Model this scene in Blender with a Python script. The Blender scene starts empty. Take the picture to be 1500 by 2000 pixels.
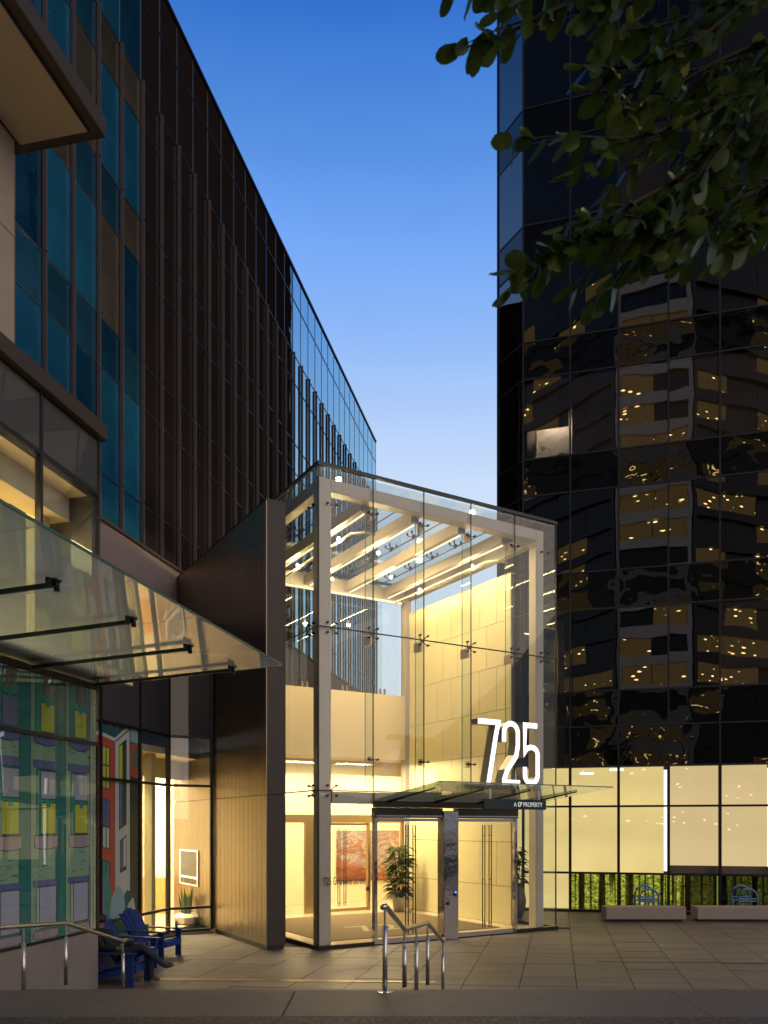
import bpy, bmesh, math, random
from mathutils import Vector, Matrix
R = math.radians
random.seed(7)
scene = bpy.context.scene
COL = scene.collection

# ------------------------------------------------------------------ camera
H = 2.70                                   # eye height above the plaza
cam_d = bpy.data.cameras.new('camera')
cam = bpy.data.objects.new('camera', cam_d)
COL.objects.link(cam)
cam.location = (0, 0, H)
cam.rotation_euler = (R(90), 0, 0)
cam_d.sensor_fit = 'HORIZONTAL'
cam_d.sensor_width = 36
cam_d.lens = 36 * 1590 / 1500
cam_d.shift_y = (1612 - 1000) / 1500
cam_d.clip_start = 0.1
cam_d.clip_end = 2000
cam_d.dof.use_dof = True
cam_d.dof.focus_distance = 18.0
cam_d.dof.aperture_fstop = 4.0
scene.camera = cam

# ------------------------------------------------------------------ sky
world = bpy.data.worlds.new("World")
scene.world = world
world.use_nodes = True
wn, wl = world.node_tree.nodes, world.node_tree.links
wn.clear()
w_out = wn.new('ShaderNodeOutputWorld')
w_bg = wn.new('ShaderNodeBackground')
w_bg.inputs['Strength'].default_value = 1.0
w_tc = wn.new('ShaderNodeTexCoord')
w_sep = wn.new('ShaderNodeSeparateXYZ')
wl.new(w_tc.outputs['Generated'], w_sep.inputs[0])
w_ramp = wn.new('ShaderNodeValToRGB')
wl.new(w_sep.outputs['Z'], w_ramp.inputs[0])
stops = [(0.00, (.62, .66, .74)), (.20, (.66, .76, .90)), (.384, (.60, .74, .97)), (.432, (.48, .65, .96)),
         (.518, (.275, .485, .945)), (.59, (.165, .375, .90)), (.651, (.085, .27, .75)), (.712, (.034, .165, .61)),
         (.85, (.018, .085, .36)), (1.0, (.012, .05, .22))]
els = w_ramp.color_ramp.elements
els[0].position, els[0].color = stops[0][0], (*stops[0][1], 1)
els[1].position, els[1].color = stops[-1][0], (*stops[-1][1], 1)
for p, c in stops[1:-1]:
    e = els.new(p); e.color = (*c, 1)
# dusk: the afterglow stands ahead of the camera, the sky behind is darker
w_az = wn.new('ShaderNodeMapRange')
w_az.interpolation_type = 'SMOOTHSTEP'
w_az.inputs['From Min'].default_value = -0.55
w_az.inputs['From Max'].default_value = 0.45
w_az.inputs['To Min'].default_value = 0.30
w_az.inputs['To Max'].default_value = 1.0
wl.new(w_sep.outputs['Y'], w_az.inputs['Value'])
# faint high cloud
w_noise = wn.new('ShaderNodeTexNoise')
w_noise.inputs['Scale'].default_value = 3.0
w_noise.inputs['Detail'].default_value = 5
w_map = wn.new('ShaderNodeMapping')
w_map.inputs['Scale'].default_value = (1, 1, 4)
wl.new(w_tc.outputs['Generated'], w_map.inputs[0])
wl.new(w_map.outputs[0], w_noise.inputs['Vector'])
w_nm = wn.new('ShaderNodeMapRange')
w_nm.inputs['From Min'].default_value = .3
w_nm.inputs['From Max'].default_value = .7
w_nm.inputs['To Min'].default_value = .96
w_nm.inputs['To Max'].default_value = 1.05
wl.new(w_noise.outputs['Fac'], w_nm.inputs['Value'])
w_m = wn.new('ShaderNodeMath'); w_m.operation = 'MULTIPLY'
wl.new(w_az.outputs[0], w_m.inputs[0]); wl.new(w_nm.outputs[0], w_m.inputs[1])
wl.new(w_m.outputs[0], w_bg.inputs['Strength'])
wl.new(w_ramp.outputs['Color'], w_bg.inputs['Color'])
wl.new(w_bg.outputs[0], w_out.inputs['Surface'])

# broad warm fill added from behind, standing in for street and city light
city_fill_d = bpy.data.lights.new('sun', 'SUN')
city_fill_d.energy = 1.1
city_fill_d.angle = R(60)
city_fill_d.color = (1.0, .78, .60)
sun = bpy.data.objects.new('sun', city_fill_d)
COL.objects.link(sun)
sun.rotation_euler = (R(60), 0, R(46))

scene.view_settings.view_transform = 'Standard'
scene.view_settings.look = 'None'
scene.view_settings.exposure = 0.0
scene.view_settings.gamma = 1.0
scene.view_settings.use_curve_mapping = False
scene.render.engine = 'CYCLES'
cy = scene.cycles
cy.use_denoising = True
cy.max_bounces = 10
cy.diffuse_bounces = 4
cy.glossy_bounces = 6
cy.transmission_bounces = 6
cy.transparent_max_bounces = 40
cy.sample_clamp_indirect = 4.0
cy.caustics_reflective = False
cy.caustics_refractive = False

# ------------------------------------------------------------------ materials
class NT:
    def __init__(s, name):
        s.m = bpy.data.materials.new(name); s.m.use_nodes = True
        s.n, s.l = s.m.node_tree.nodes, s.m.node_tree.links
        s.n.clear(); s.out = s.n.new('ShaderNodeOutputMaterial')
    def new(s, t, **kw):
        x = s.n.new(t)
        for k, v in kw.items():
            if k in x.inputs: x.inputs[k].default_value = v
            else: setattr(x, k, v)
        return x
    def ln(s, a, b): s.l.new(a, b)
    def fin(s, sh): s.l.new(sh, s.out.inputs['Surface']); return s.m
def c4(c): return (c[0], c[1], c[2], 1)

def noise_col(t, col, var, scale, detail=4, stretch=None, coord='Object'):
    tc = t.new('ShaderNodeTexCoord')
    src = tc.outputs[coord]
    mp = t.new('ShaderNodeMapping')
    mp.inputs['Scale'].default_value = stretch or (1, 1, 1)
    t.ln(src, mp.inputs[0])
    nz = t.new('ShaderNodeTexNoise', Scale=scale, Detail=detail, Roughness=.6)
    t.ln(mp.outputs[0], nz.inputs['Vector'])
    oi = t.new('ShaderNodeObjectInfo')
    ad = t.new('ShaderNodeMath', operation='MULTIPLY_ADD')
    t.ln(oi.outputs['Random'], ad.inputs[0]); ad.inputs[1].default_value = .35
    t.ln(nz.outputs['Fac'], ad.inputs[2])
    mr = t.new('ShaderNodeMapRange')
    mr.inputs['From Min'].default_value = .3; mr.inputs['From Max'].default_value = 1.05
    mr.inputs['To Min'].default_value = 1 - var; mr.inputs['To Max'].default_value = 1 + var
    t.ln(ad.outputs[0], mr.inputs['Value'])
    mx = t.new('ShaderNodeMix', data_type='RGBA', blend_type='MULTIPLY')
    mx.inputs['Factor'].default_value = 1
    mx.inputs['A'].default_value = c4(col) if False else (1, 1, 1, 1)
    vm = t.new('ShaderNodeVectorMath', operation='SCALE')
    vm.inputs[0].default_value = col
    t.ln(mr.outputs[0], vm.inputs['Scale'])
    return vm.outputs[0], nz.outputs['Fac'], mp.outputs[0]

def pbr(name, col, rough=.6, metal=0, var=.12, scale=6, stretch=None, bump=0, bscale=None, spec=.5, coord='Object', aniso=0):
    t = NT(name)
    cs, nf, vec = noise_col(t, col, var, scale, 5, stretch, coord)
    b = t.new('ShaderNodeBsdfPrincipled', Roughness=rough, Metallic=metal)
    b.inputs['Specular IOR Level'].default_value = spec
    t.ln(cs, b.inputs['Base Color'])
    if bump:
        n2 = t.new('ShaderNodeTexNoise', Scale=bscale or scale * 4, Detail=4)
        t.ln(vec, n2.inputs['Vector'])
        bp = t.new('ShaderNodeBump', Distance=bump, Strength=1.0)
        t.ln(n2.outputs['Fac'], bp.inputs['Height']); t.ln(bp.outputs[0], b.inputs['Normal'])
    if aniso: b.inputs['Anisotropic'].default_value = aniso
    return t.fin(b.outputs[0])

def emit(name, col, s):
    t = NT(name)
    e = t.new('ShaderNodeEmission', Strength=s); e.inputs['Color'].default_value = c4(col)
    return t.fin(e.outputs[0])

def schlick(t, f0):
    """mirror share that is the same on the front and the back of a sheet"""
    ge = t.new('ShaderNodeNewGeometry')
    dp = t.new('ShaderNodeVectorMath', operation='DOT_PRODUCT')
    t.ln(ge.outputs['Incoming'], dp.inputs[0]); t.ln(ge.outputs['Normal'], dp.inputs[1])
    ab = t.new('ShaderNodeMath', operation='ABSOLUTE'); t.ln(dp.outputs['Value'], ab.inputs[0])
    om = t.new('ShaderNodeMath', operation='SUBTRACT', use_clamp=True); om.inputs[0].default_value = 1; t.ln(ab.outputs[0], om.inputs[1])
    pw_ = t.new('ShaderNodeMath', operation='POWER'); t.ln(om.outputs[0], pw_.inputs[0]); pw_.inputs[1].default_value = 5
    ma = t.new('ShaderNodeMath', operation='MULTIPLY_ADD', use_clamp=True); t.ln(pw_.outputs[0], ma.inputs[0])
    ma.inputs[1].default_value = 1 - f0; ma.inputs[2].default_value = f0
    return ma.outputs[0]

def glass(name, tint=(.93, .97, .94), refl=.06, rough=0.0, wave=.004, wscale=.5, milk=0.0, gtint=(1, 1, 1)):
    """architectural glass sheet: clear body plus a mirror reflection that grows at grazing angles"""
    t = NT(name)
    tr = t.new('ShaderNodeBsdfTransparent'); tr.inputs['Color'].default_value = c4(tint)
    gl = t.new('ShaderNodeBsdfGlossy', Roughness=rough); gl.inputs['Color'].default_value = c4(gtint)
    fr = schlick(t, refl)
    if wave:
        ge = t.new('ShaderNodeNewGeometry')
        oi = t.new('ShaderNodeObjectInfo')
        vm = t.new('ShaderNodeVectorMath', operation='MULTIPLY_ADD')
        cx = t.new('ShaderNodeCombineXYZ')
        t.ln(oi.outputs['Random'], cx.inputs[0]); t.ln(oi.outputs['Random'], cx.inputs[2])
        t.ln(cx.outputs[0], vm.inputs[0]); vm.inputs[1].default_value = (37, 11, 53)
        t.ln(ge.outputs['Position'], vm.inputs[2])
        nz = t.new('ShaderNodeTexNoise', Scale=wscale, Detail=1.5)
        t.ln(vm.outputs[0], nz.inputs['Vector'])
        bp = t.new('ShaderNodeBump', Distance=wave, Strength=1.0)
        t.ln(nz.outputs['Fac'], bp.inputs['Height'])
        t.ln(bp.outputs[0], gl.inputs['Normal'])
    body = tr.outputs[0]
    if milk:
        df = t.new('ShaderNodeBsdfTranslucent'); df.inputs['Color'].default_value = (.82, .87, .89, 1)
        d2 = t.new('ShaderNodeBsdfDiffuse'); d2.inputs['Color'].default_value = (.82, .87, .89, 1)
        m0 = t.new('ShaderNodeMixShader', Fac=.5); t.ln(df.outputs[0], m0.inputs[1]); t.ln(d2.outputs[0], m0.inputs[2])
        m1 = t.new('ShaderNodeMixShader', Fac=milk); t.ln(body, m1.inputs[1]); t.ln(m0.outputs[0], m1.inputs[2])
        body = m1.outputs[0]
    ms = t.new('ShaderNodeMixShader')
    t.ln(fr, ms.inputs[0]); t.ln(body, ms.inputs[1]); t.ln(gl.outputs[0], ms.inputs[2])
    return t.fin(ms.outputs[0])

def dark_glass(name, col, refl=.12, wave=.012, wscale=.7, rough=.0, var=0.15, gtint=(1, 1, 1)):
    """opaque coated curtain-wall glass"""
    t = NT(name)
    cs, nf, vec = noise_col(t, col, var, .8, 3)
    df = t.new('ShaderNodeBsdfDiffuse'); t.ln(cs, df.inputs['Color'])
    gl = t.new('ShaderNodeBsdfGlossy', Roughness=rough); gl.inputs['Color'].default_value = c4(gtint)
    fr = schlick(t, refl)
    ge = t.new('ShaderNodeNewGeometry'); oi = t.new('ShaderNodeObjectInfo')
    vm = t.new('ShaderNodeVectorMath', operation='MULTIPLY_ADD')
    cx = t.new('ShaderNodeCombineXYZ')
    t.ln(oi.outputs['Random'], cx.inputs[0]); t.ln(oi.outputs['Random'], cx.inputs[2])
    t.ln(cx.outputs[0], vm.inputs[0]); vm.inputs[1].default_value = (37, 11, 53)
    t.ln(ge.outputs['Position'], vm.inputs[2])
    nz = t.new('ShaderNodeTexNoise', Scale=wscale, Detail=1.5)
    t.ln(vm.outputs[0], nz.inputs['Vector'])
    bp = t.new('ShaderNodeBump', Distance=wave, Strength=1.0)
    t.ln(nz.outputs['Fac'], bp.inputs['Height']); t.ln(bp.outputs[0], gl.inputs['Normal'])
    ms = t.new('ShaderNodeMixShader')
    t.ln(fr, ms.inputs[0]); t.ln(df.outputs[0], ms.inputs[1]); t.ln(gl.outputs[0], ms.inputs[2])
    return t.fin(ms.outputs[0])

def lit_blind(name, col, s, var=.12, scale=.35):
    """fabric roller blind glowing from the room behind it"""
    t = NT(name)
    tc = t.new('ShaderNodeTexCoord')
    n1 = t.new('ShaderNodeTexNoise', Scale=scale, Detail=2); t.ln(tc.outputs['Object'], n1.inputs['Vector'])
    mp = t.new('ShaderNodeMapping'); mp.inputs['Scale'].default_value = (1, 1, 40); t.ln(tc.outputs['Object'], mp.inputs[0])
    n2 = t.new('ShaderNodeTexNoise', Scale=3.0, Detail=3); t.ln(mp.outputs[0], n2.inputs['Vector'])
    a = t.new('ShaderNodeMath', operation='MULTIPLY_ADD'); t.ln(n2.outputs['Fac'], a.inputs[0]); a.inputs[1].default_value = .25
    t.ln(n1.outputs['Fac'], a.inputs[2])
    mr = t.new('ShaderNodeMapRange')
    mr.inputs['From Min'].default_value = .35; mr.inputs['From Max'].default_value = .9
    mr.inputs['To Min'].default_value = s * (1 - var); mr.inputs['To Max'].default_value = s * (1 + var)
    t.ln(a.outputs[0], mr.inputs['Value'])
    e = t.new('ShaderNodeEmission'); e.inputs['Color'].default_value = c4(col)
    t.ln(mr.outputs[0], e.inputs['Strength'])
    return t.fin(e.outputs[0])

M = {}
M['paver'] = pbr('paver_granite', (.150, .122, .113), .5, var=.32, scale=9, bump=.002, bscale=60)
M['grout'] = pbr('grout', (.03, .026, .024), .9)
M['granite'] = pbr('granite_band', (.150, .122, .112), .55, var=.22, scale=3.5, bump=.001, bscale=120)
M['concrete'] = pbr('concrete', (.26, .22, .19), .75, var=.18, scale=2.2, bump=.003, bscale=30)
M['planter'] = pbr('cast_concrete', (.36, .30, .27), .7, var=.10, scale=5, bump=.002, bscale=60)
M['white_steel'] = pbr('painted_steel', (.50, .45, .40), .45, var=.04, scale=2)
M['cream'] = pbr('cream_panel', (.74, .66, .40), .42, var=.05, scale=1.2)
M['cream_wall'] = pbr('cream_plaster', (.76, .66, .48), .7, var=.03, scale=1.5)
M['floor'] = pbr('polished_stone', (.66, .56, .40), .12, var=.08, scale=3)
M['mat'] = pbr('entrance_carpet', (.15, .105, .06), .95, var=.25, scale=50, bump=.003, bscale=200)
M['mat_letter'] = pbr('carpet_lettering', (.30, .27, .22), .95, var=.1, scale=50)
M['black'] = pbr('black_metal', (.012, .012, .013), .4, var=.1)
M['black_sill'] = pbr('dark_bronze', (.03, .025, .02), .4, .6, var=.1)
M['bronze'] = pbr('bronze_cladding', (.26, .215, .165), .34, .92, var=.10, scale=1.5, stretch=(8, 8, .4))
M['bronze_dark'] = pbr('bronze_end', (.042, .035, .031), .5, .2, var=.10, scale=2)
M['brass'] = pbr('bronze_trim', (.42, .30, .15), .3, .9, var=.08)
M['steel'] = pbr('brushed_steel', (.62, .60, .57), .26, 1.0, var=.08, scale=4, stretch=(1, 1, 30))
M['polished'] = pbr('polished_steel', (.55, .53, .52), .08, 1.0, var=.05, bump=.010, bscale=2.2, scale=1)
M['stone'] = pbr('stone_band', (.30, .24, .235), .7, var=.10, scale=2)
M['cream_stone'] = pbr('cream_stone', (.43, .33, .245), .75, var=.07, scale=1.4)
M['arm'] = pbr('canopy_arm_paint', (.022, .034, .030), .4, .3)
M['soffit'] = pbr('soffit_panel', (.62, .52, .38), .75, var=.04, scale=1.4)
M['fascia'] = pbr('brown_fascia', (.062, .043, .028), .55, .2, var=.1)
M['fin'] = pbr('facade_fin', (.105, .080, .085), .5, .2, var=.08, scale=1)
M['mullion'] = pbr('facade_mullion', (.05, .05, .06), .35, .6, var=.1)
M['rail_blue'] = pbr('aluminium_rail', (.22, .25, .32), .3, .9, var=.1)
M['glass'] = glass('clear_glass', (.975, .99, .98), .03, wave=.003)
M['roof_glass'] = glass('roof_glass', (.90, .94, .93), .06, wave=.003)
M['fin_glass'] = glass('fin_glass', (.93, .98, .95), .02, wave=0)
M['green_edge'] = pbr('glass_edge', (.06, .15, .12), .25, var=.05)
M['canopy_glass'] = glass('canopy_glass', (.80, .86, .87), .20, rough=.0, wave=.004, milk=.46)
M['door_canopy_glass'] = glass('door_canopy_glass', (.86, .93, .87), .10, wave=.003, milk=.16)
M['window_glass'] = glass('window_glass', (.90, .93, .92), .06, wave=.006)
M['mural_glass'] = glass('mural_glass', (.92, .95, .94), .05, wave=.006)
M['tower_glass'] = glass('tower_glass', (.42, .38, .34), .125, wave=.006, wscale=.45)
M['tower_span'] = dark_glass('tower_spandrel', (.006, .006, .006), .05, wave=.012, wscale=.9)
M['lobby_glass'] = glass('lobby_glass', (.93, .93, .90), .03, wave=.01)
M['facade_dark'] = dark_glass('bronze_glass', (.030, .022, .022), .10, wave=.004, wscale=.8, gtint=(.55, .86, 1.0))
M['facade_far'] = dark_glass('far_mirror_glass', (.020, .03, .04), .62, wave=.004, wscale=.8, gtint=(.55, .86, 1.0))
M['facade_refl_blue'] = dark_glass('blue_reflection_tint', (.012, .105, .205), .14, wave=.02, wscale=1.0, var=.45, gtint=(.55, .85, 1.0))  # blue of the reflected sky put into the base colour
M['facade_refl_teal'] = dark_glass('teal_reflection_tint', (.013, .070, .125), .14, wave=.02, wscale=1.0, var=.45, gtint=(.55, .85, 1.0))  # second tint of the painted sky reflection
M['tower_side'] = pbr('tower_side_glass', (.006, .005, .005), .8, spec=0)
M['facade_refl_beige'] = dark_glass('beige_reflection_tint', (.065, .06, .048), .12, wave=.02, wscale=1.0, var=.5)  # brownish lit look of a few panes put into their colour
M['facade_refl_deep'] = dark_glass('deep_reflection_tint', (.006, .045, .10), .16, wave=.02, wscale=1.0, var=.5, gtint=(.55, .85, 1.0))  # darker parts of the broken reflection painted as base colour
M['grey_span'] = dark_glass('grey_spandrel', (.055, .055, .062), .04, wave=.003)
M['store_span'] = dark_glass('store_spandrel', (.085, .088, .086), .04, wave=.004)
M['blind'] = lit_blind('lit_blind', (1, .78, .33), .92, var=.2, scale=.5)
M['blind_dim'] = lit_blind('lit_blind_dim', (1, .76, .40), .80)
M['dim_room'] = lit_blind('dim_blind', (1, .74, .50), .040, var=.5, scale=.7)
M['lamp'] = emit('lamp_white', (1, .86, .62), 6)
M['led'] = emit('led_strip', (1, .80, .46), 1.7)
M['tube'] = emit('light_gap', (1, .97, .90), 2.6)
M['green_gap'] = emit('green_gap', (.35, .55, .06), .5)
M['sign_white'] = emit('sign_face', (1, .97, 1.0), 1.7)
M['sign_grey'] = pbr('sign_return', (.38, .35, .33), .35, .8, var=.08)
M['blue_led'] = emit('blue_led', (.12, .25, 1), 3)
M['chair'] = pbr('blue_plastic', (.009, .038, .19), .45, var=.1)
M['rack'] = pbr('blue_paint', (.08, .20, .42), .4, var=.1)
M['bark'] = pbr('bark', (.05, .04, .03), .9, var=.3, scale=20, bump=.01)
M['dark_cloth'] = pbr('dark_cloth', (.012, .012, .016), .9, var=.2, scale=20)
M['denim'] = pbr('denim', (.018, .028, .05), .9, var=.2, scale=30)
M['skin'] = pbr('skin', (.25, .13, .085), .55, var=.05)
M['hair'] = pbr('hair', (.02, .013, .01), .6, var=.2)
M['shoe'] = pbr('shoe_leather', (.10, .065, .045), .6, var=.1)
M['can_green'] = pbr('can_green', (.10, .22, .04), .3, .5, var=.1)
M['can_grey'] = pbr('can_grey', (.35, .35, .36), .3, .7, var=.1)
M['wood'] = pbr('wood_veneer', (.40, .20, .055), .5, var=.25, scale=3, stretch=(1, 6, 1))
M['pot'] = pbr('pot_ceramic', (.55, .48, .38), .5, var=.06)
M['pot_dark'] = pbr('pot_dark', (.06, .05, .04), .5, var=.06)
M['board'] = pbr('notice_board', (.035, .034, .036), .5, var=.08)
M['white'] = pbr('white_paint', (.8, .78, .74), .5, var=.03)
M['letter'] = pbr('etched_letter', (.07, .055, .045), .5, var=.05)
M['letter_white'] = emit('letter_white', (.95, .95, 1), .62)
M['sign_face'] = pbr('dark_sign_metal', (.055, .065, .068), .22, .8, var=.2, scale=2)
M['white_conc'] = pbr('white_concrete', (.85, .62, .43), .7, var=.08, scale=.4)
M['dark_conc'] = pbr('shadow_window', (.02, .018, .016), .35, var=.1)

def leaf_mat(name, a, b, trans=.35):
    t = NT(name)
    oi = t.new('ShaderNodeObjectInfo')
    ge = t.new('ShaderNodeNewGeometry')
    ad = t.new('ShaderNodeMath', operation='ADD'); t.ln(oi.outputs['Random'], ad.inputs[0]); t.ln(ge.outputs['Random Per Island'], ad.inputs[1])
    fr = t.new('ShaderNodeMath', operation='FRACT'); t.ln(ad.outputs[0], fr.inputs[0])
    mx = t.new('ShaderNodeMix', data_type='RGBA')
    mx.inputs['A'].default_value = c4(a); mx.inputs['B'].default_value = c4(b)
    t.ln(fr.outputs[0], mx.inputs['Factor'])
    pb = t.new('ShaderNodeBsdfPrincipled', Roughness=.38)
    t.ln(mx.outputs['Result'], pb.inputs['Base Color'])
    tl = t.new('ShaderNodeBsdfTranslucent'); t.ln(mx.outputs['Result'], tl.inputs['Color'])
    ms = t.new('ShaderNodeMixShader', Fac=trans); t.ln(pb.outputs[0], ms.inputs[1]); t.ln(tl.outputs[0], ms.inputs[2])
    return t.fin(ms.outputs[0])
M['leaf'] = leaf_mat('street_leaf', (.040, .080, .011), (.085, .132, .018), .45)
M['plant_leaf'] = leaf_mat('house_plant_leaf', (.045, .075, .018), (.12, .13, .035))
M['snake_leaf'] = leaf_mat('snake_plant_leaf', (.03, .055, .02), (.07, .10, .03))

def aggregate_mat():
    t = NT('exposed_aggregate')
    tc = t.new('ShaderNodeTexCoord')
    v = t.new('ShaderNodeTexVoronoi', Scale=70); t.ln(tc.outputs['Object'], v.inputs['Vector'])
    n = t.new('ShaderNodeTexNoise', Scale=1.2, Detail=5); t.ln(tc.outputs['Object'], n.inputs['Vector'])
    sep = t.new('ShaderNodeSeparateColor'); t.ln(v.outputs['Color'], sep.inputs[0])
    rp = t.new('ShaderNodeValToRGB')
    rp.color_ramp.elements[0].color = (.030, .025, .022, 1); rp.color_ramp.elements[1].color = (.30, .26, .23, 1)
    e = rp.color_ramp.elements.new(.72); e.color = (.085, .07, .062, 1)
    t.ln(sep.outputs[0], rp.inputs[0])
    b = t.new('ShaderNodeBsdfPrincipled', Roughness=.6)
    mx = t.new('ShaderNodeMix', data_type='RGBA', blend_type='MULTIPLY'); mx.inputs['Factor'].default_value = .5
    t.ln(rp.outputs[0], mx.inputs['A']); t.ln(n.outputs['Fac'], mx.inputs['B'])
    t.ln(mx.outputs['Result'], b.inputs['Base Color'])
    bp = t.new('ShaderNodeBump', Distance=.006, Strength=1); t.ln(v.outputs['Distance'], bp.inputs['Height'])
    t.ln(bp.outputs[0], b.inputs['Normal'])
    return t.fin(b.outputs[0])
M['aggregate'] = aggregate_mat()

def forest_mat(name, strength):
    """backlit print of a sunny wood: trunks and undergrowth"""
    t = NT(name)
    tc = t.new('ShaderNodeTexCoord'); oi = t.new('ShaderNodeObjectInfo')
    of = t.new('ShaderNodeVectorMath', operation='ADD'); t.ln(tc.outputs['Object'], of.inputs[0])
    cx = t.new('ShaderNodeCombineXYZ'); ml = t.new('ShaderNodeMath', operation='MULTIPLY'); t.ln(oi.outputs['Random'], ml.inputs[0]); ml.inputs[1].default_value = 40
    t.ln(ml.outputs[0], cx.inputs[0]); t.ln(cx.outputs[0], of.inputs[1])
    def trunks(sc, lo, hi, dist):
        mp = t.new('ShaderNodeMapping'); mp.inputs['Scale'].default_value = (1, 0, .02); t.ln(of.outputs[0], mp.inputs[0])
        n1 = t.new('ShaderNodeTexNoise', Scale=sc, Detail=1.0, Distortion=dist); t.ln(mp.outputs[0], n1.inputs['Vector'])
        r1 = t.new('ShaderNodeValToRGB')
        r1.color_ramp.elements[0].position = lo; r1.color_ramp.elements[0].color = (.05, .045, .025, 1)
        r1.color_ramp.elements[1].position = hi; r1.color_ramp.elements[1].color = (1, 1, 1, 1)
        t.ln(n1.outputs['Fac'], r1.inputs[0]); return r1.outputs[0]
    mp2 = t.new('ShaderNodeMapping'); mp2.inputs['Scale'].default_value = (1, 0, 1.8); t.ln(of.outputs[0], mp2.inputs[0])
    n2 = t.new('ShaderNodeTexNoise', Scale=3.6, Detail=8, Roughness=.74, Distortion=2.4); t.ln(mp2.outputs[0], n2.inputs['Vector'])
    r2 = t.new('ShaderNodeValToRGB')
    r2.color_ramp.elements[0].position = .34; r2.color_ramp.elements[0].color = (.012, .045, .004, 1)
    r2.color_ramp.elements[1].position = .66; r2.color_ramp.elements[1].color = (.95, .80, .20, 1)
    for p, c in ((.45, (.10, .17, .015)), (.54, (.46, .46, .05))):
        e = r2.color_ramp.elements.new(p); e.color = c4(c)
    t.ln(n2.outputs['Fac'], r2.inputs[0])
    mx = t.new('ShaderNodeMix', data_type='RGBA', blend_type='MULTIPLY'); mx.inputs['Factor'].default_value = 1
    t.ln(trunks(3.2, .42, .45, 0), mx.inputs['A']); t.ln(r2.outputs[0], mx.inputs['B'])
    m2 = t.new('ShaderNodeMix', data_type='RGBA', blend_type='MULTIPLY'); m2.inputs['Factor'].default_value = .9
    t.ln(mx.outputs['Result'], m2.inputs['A']); t.ln(trunks(9.0, .41, .46, .3), m2.inputs['B'])
    e = t.new('ShaderNodeEmission', Strength=strength); t.ln(m2.outputs['Result'], e.inputs['Color'])
    return t.fin(e.outputs[0])
M['forest'] = forest_mat('forest_print', .95)
M['forest_dim'] = forest_mat('forest_print_unlit', .13)

def painting_mat():
    t = NT('abstract_painting')
    tc = t.new('ShaderNodeTexCoord')
    mp = t.new('ShaderNodeMapping'); mp.inputs['Scale'].default_value = (1, 1, 2.1); mp.inputs['Rotation'].default_value = (0, .25, 0)
    t.ln(tc.outputs['Object'], mp.inputs[0])
    n = t.new('ShaderNodeTexNoise', Scale=1.3, Detail=9, Roughness=.68, Distortion=1.4); t.ln(mp.outputs[0], n.inputs['Vector'])
    sp = t.new('ShaderNodeSeparateXYZ'); t.ln(tc.outputs['Object'], sp.inputs[0])
    sx_ = t.new('ShaderNodeMath', operation='MULTIPLY_ADD'); t.ln(sp.outputs[0], sx_.inputs[0]); sx_.inputs[1].default_value = .06; t.ln(n.outputs['Fac'], sx_.inputs[2])
    sz_ = t.new('ShaderNodeMath', operation='MULTIPLY_ADD'); t.ln(sp.outputs[2], sz_.inputs[0]); sz_.inputs[1].default_value = .12; t.ln(sx_.outputs[0], sz_.inputs[2])
    r = t.new('ShaderNodeValToRGB')
    r.color_ramp.elements[0].position = .25; r.color_ramp.elements[0].color = (.13, .03, .02, 1)
    r.color_ramp.elements[1].position = .75; r.color_ramp.elements[1].color = (.42, .36, .40, 1)
    for p, c in ((.36, (.20, .05, .025)), (.43, (.30, .10, .05)), (.48, (.20, .15, .18)), (.53, (.40, .32, .30)), (.60, (.16, .13, .18)), (.66, (.34, .17, .09))):
        e = r.color_ramp.elements.new(p); e.color = c4(c)
    t.ln(sz_.outputs[0], r.inputs[0])
    b = t.new('ShaderNodeBsdfPrincipled', Roughness=.5); t.ln(r.outputs[0], b.inputs['Base Color'])
    return t.fin(b.outputs[0])
M['painting'] = painting_mat()
def flat(name, c): 
    
    """printed window film"""
    t = NT(name)
    cs, nf, vec = noise_col(t, tuple(min(.8, x * 2.4) for x in c), .10, 5)
    b = t.new('ShaderNodeBsdfPrincipled', Roughness=.5); t.ln(cs, b.inputs['Base Color'])
    M[name] = t.fin(b.outputs[0]); return M[name]

# ------------------------------------------------------------------ mesh helpers
def link(name, data, parent=None, loc=(0, 0, 0), rot=(0, 0, 0)):
    o = bpy.data.objects.new(name, data); COL.objects.link(o)
    o.location = loc; o.rotation_euler = rot
    if parent is not None: o.parent = parent
    return o
def thing(name, label, cat, loc=(0, 0, 0), rotz=0, group=None):
    o = link(name, None, None, loc, (0, 0, rotz))
    o.empty_display_size = .2
    o['label'] = label; o['category'] = cat
    if group: o['group'] = group
    return o
def tag(o, label, cat, group=None):
    o['label'] = label; o['category'] = cat
    if group: o['group'] = group
    return o
def struct(o): o['kind'] = 'structure'; return o
def stuff(o): o['kind'] = 'stuff'; return o

_boxes = {}
def box_mesh(dx, dy, dz, mat, bev=0):
    k = (round(dx, 4), round(dy, 4), round(dz, 4), mat, bev)
    if k not in _boxes:
        bm = bmesh.new()
        bmesh.ops.create_cube(bm, size=1)
        bmesh.ops.scale(bm, vec=(dx, dy, dz), verts=bm.verts)
        if bev:
            bmesh.ops.bevel(bm, geom=bm.edges[:], offset=bev, segments=1, affect='EDGES')
        me = bpy.data.meshes.new('box'); bm.to_mesh(me); bm.free()
        me.materials.append(M[mat]); _boxes[k] = me
    return _boxes[k]
def bx(name, parent, x0, x1, y0, y1, z0, z1, mat, bev=0):
    return link(name, box_mesh(x1 - x0, y1 - y0, z1 - z0, mat, bev), parent, ((x0 + x1) / 2, (y0 + y1) / 2, (z0 + z1) / 2))

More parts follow.
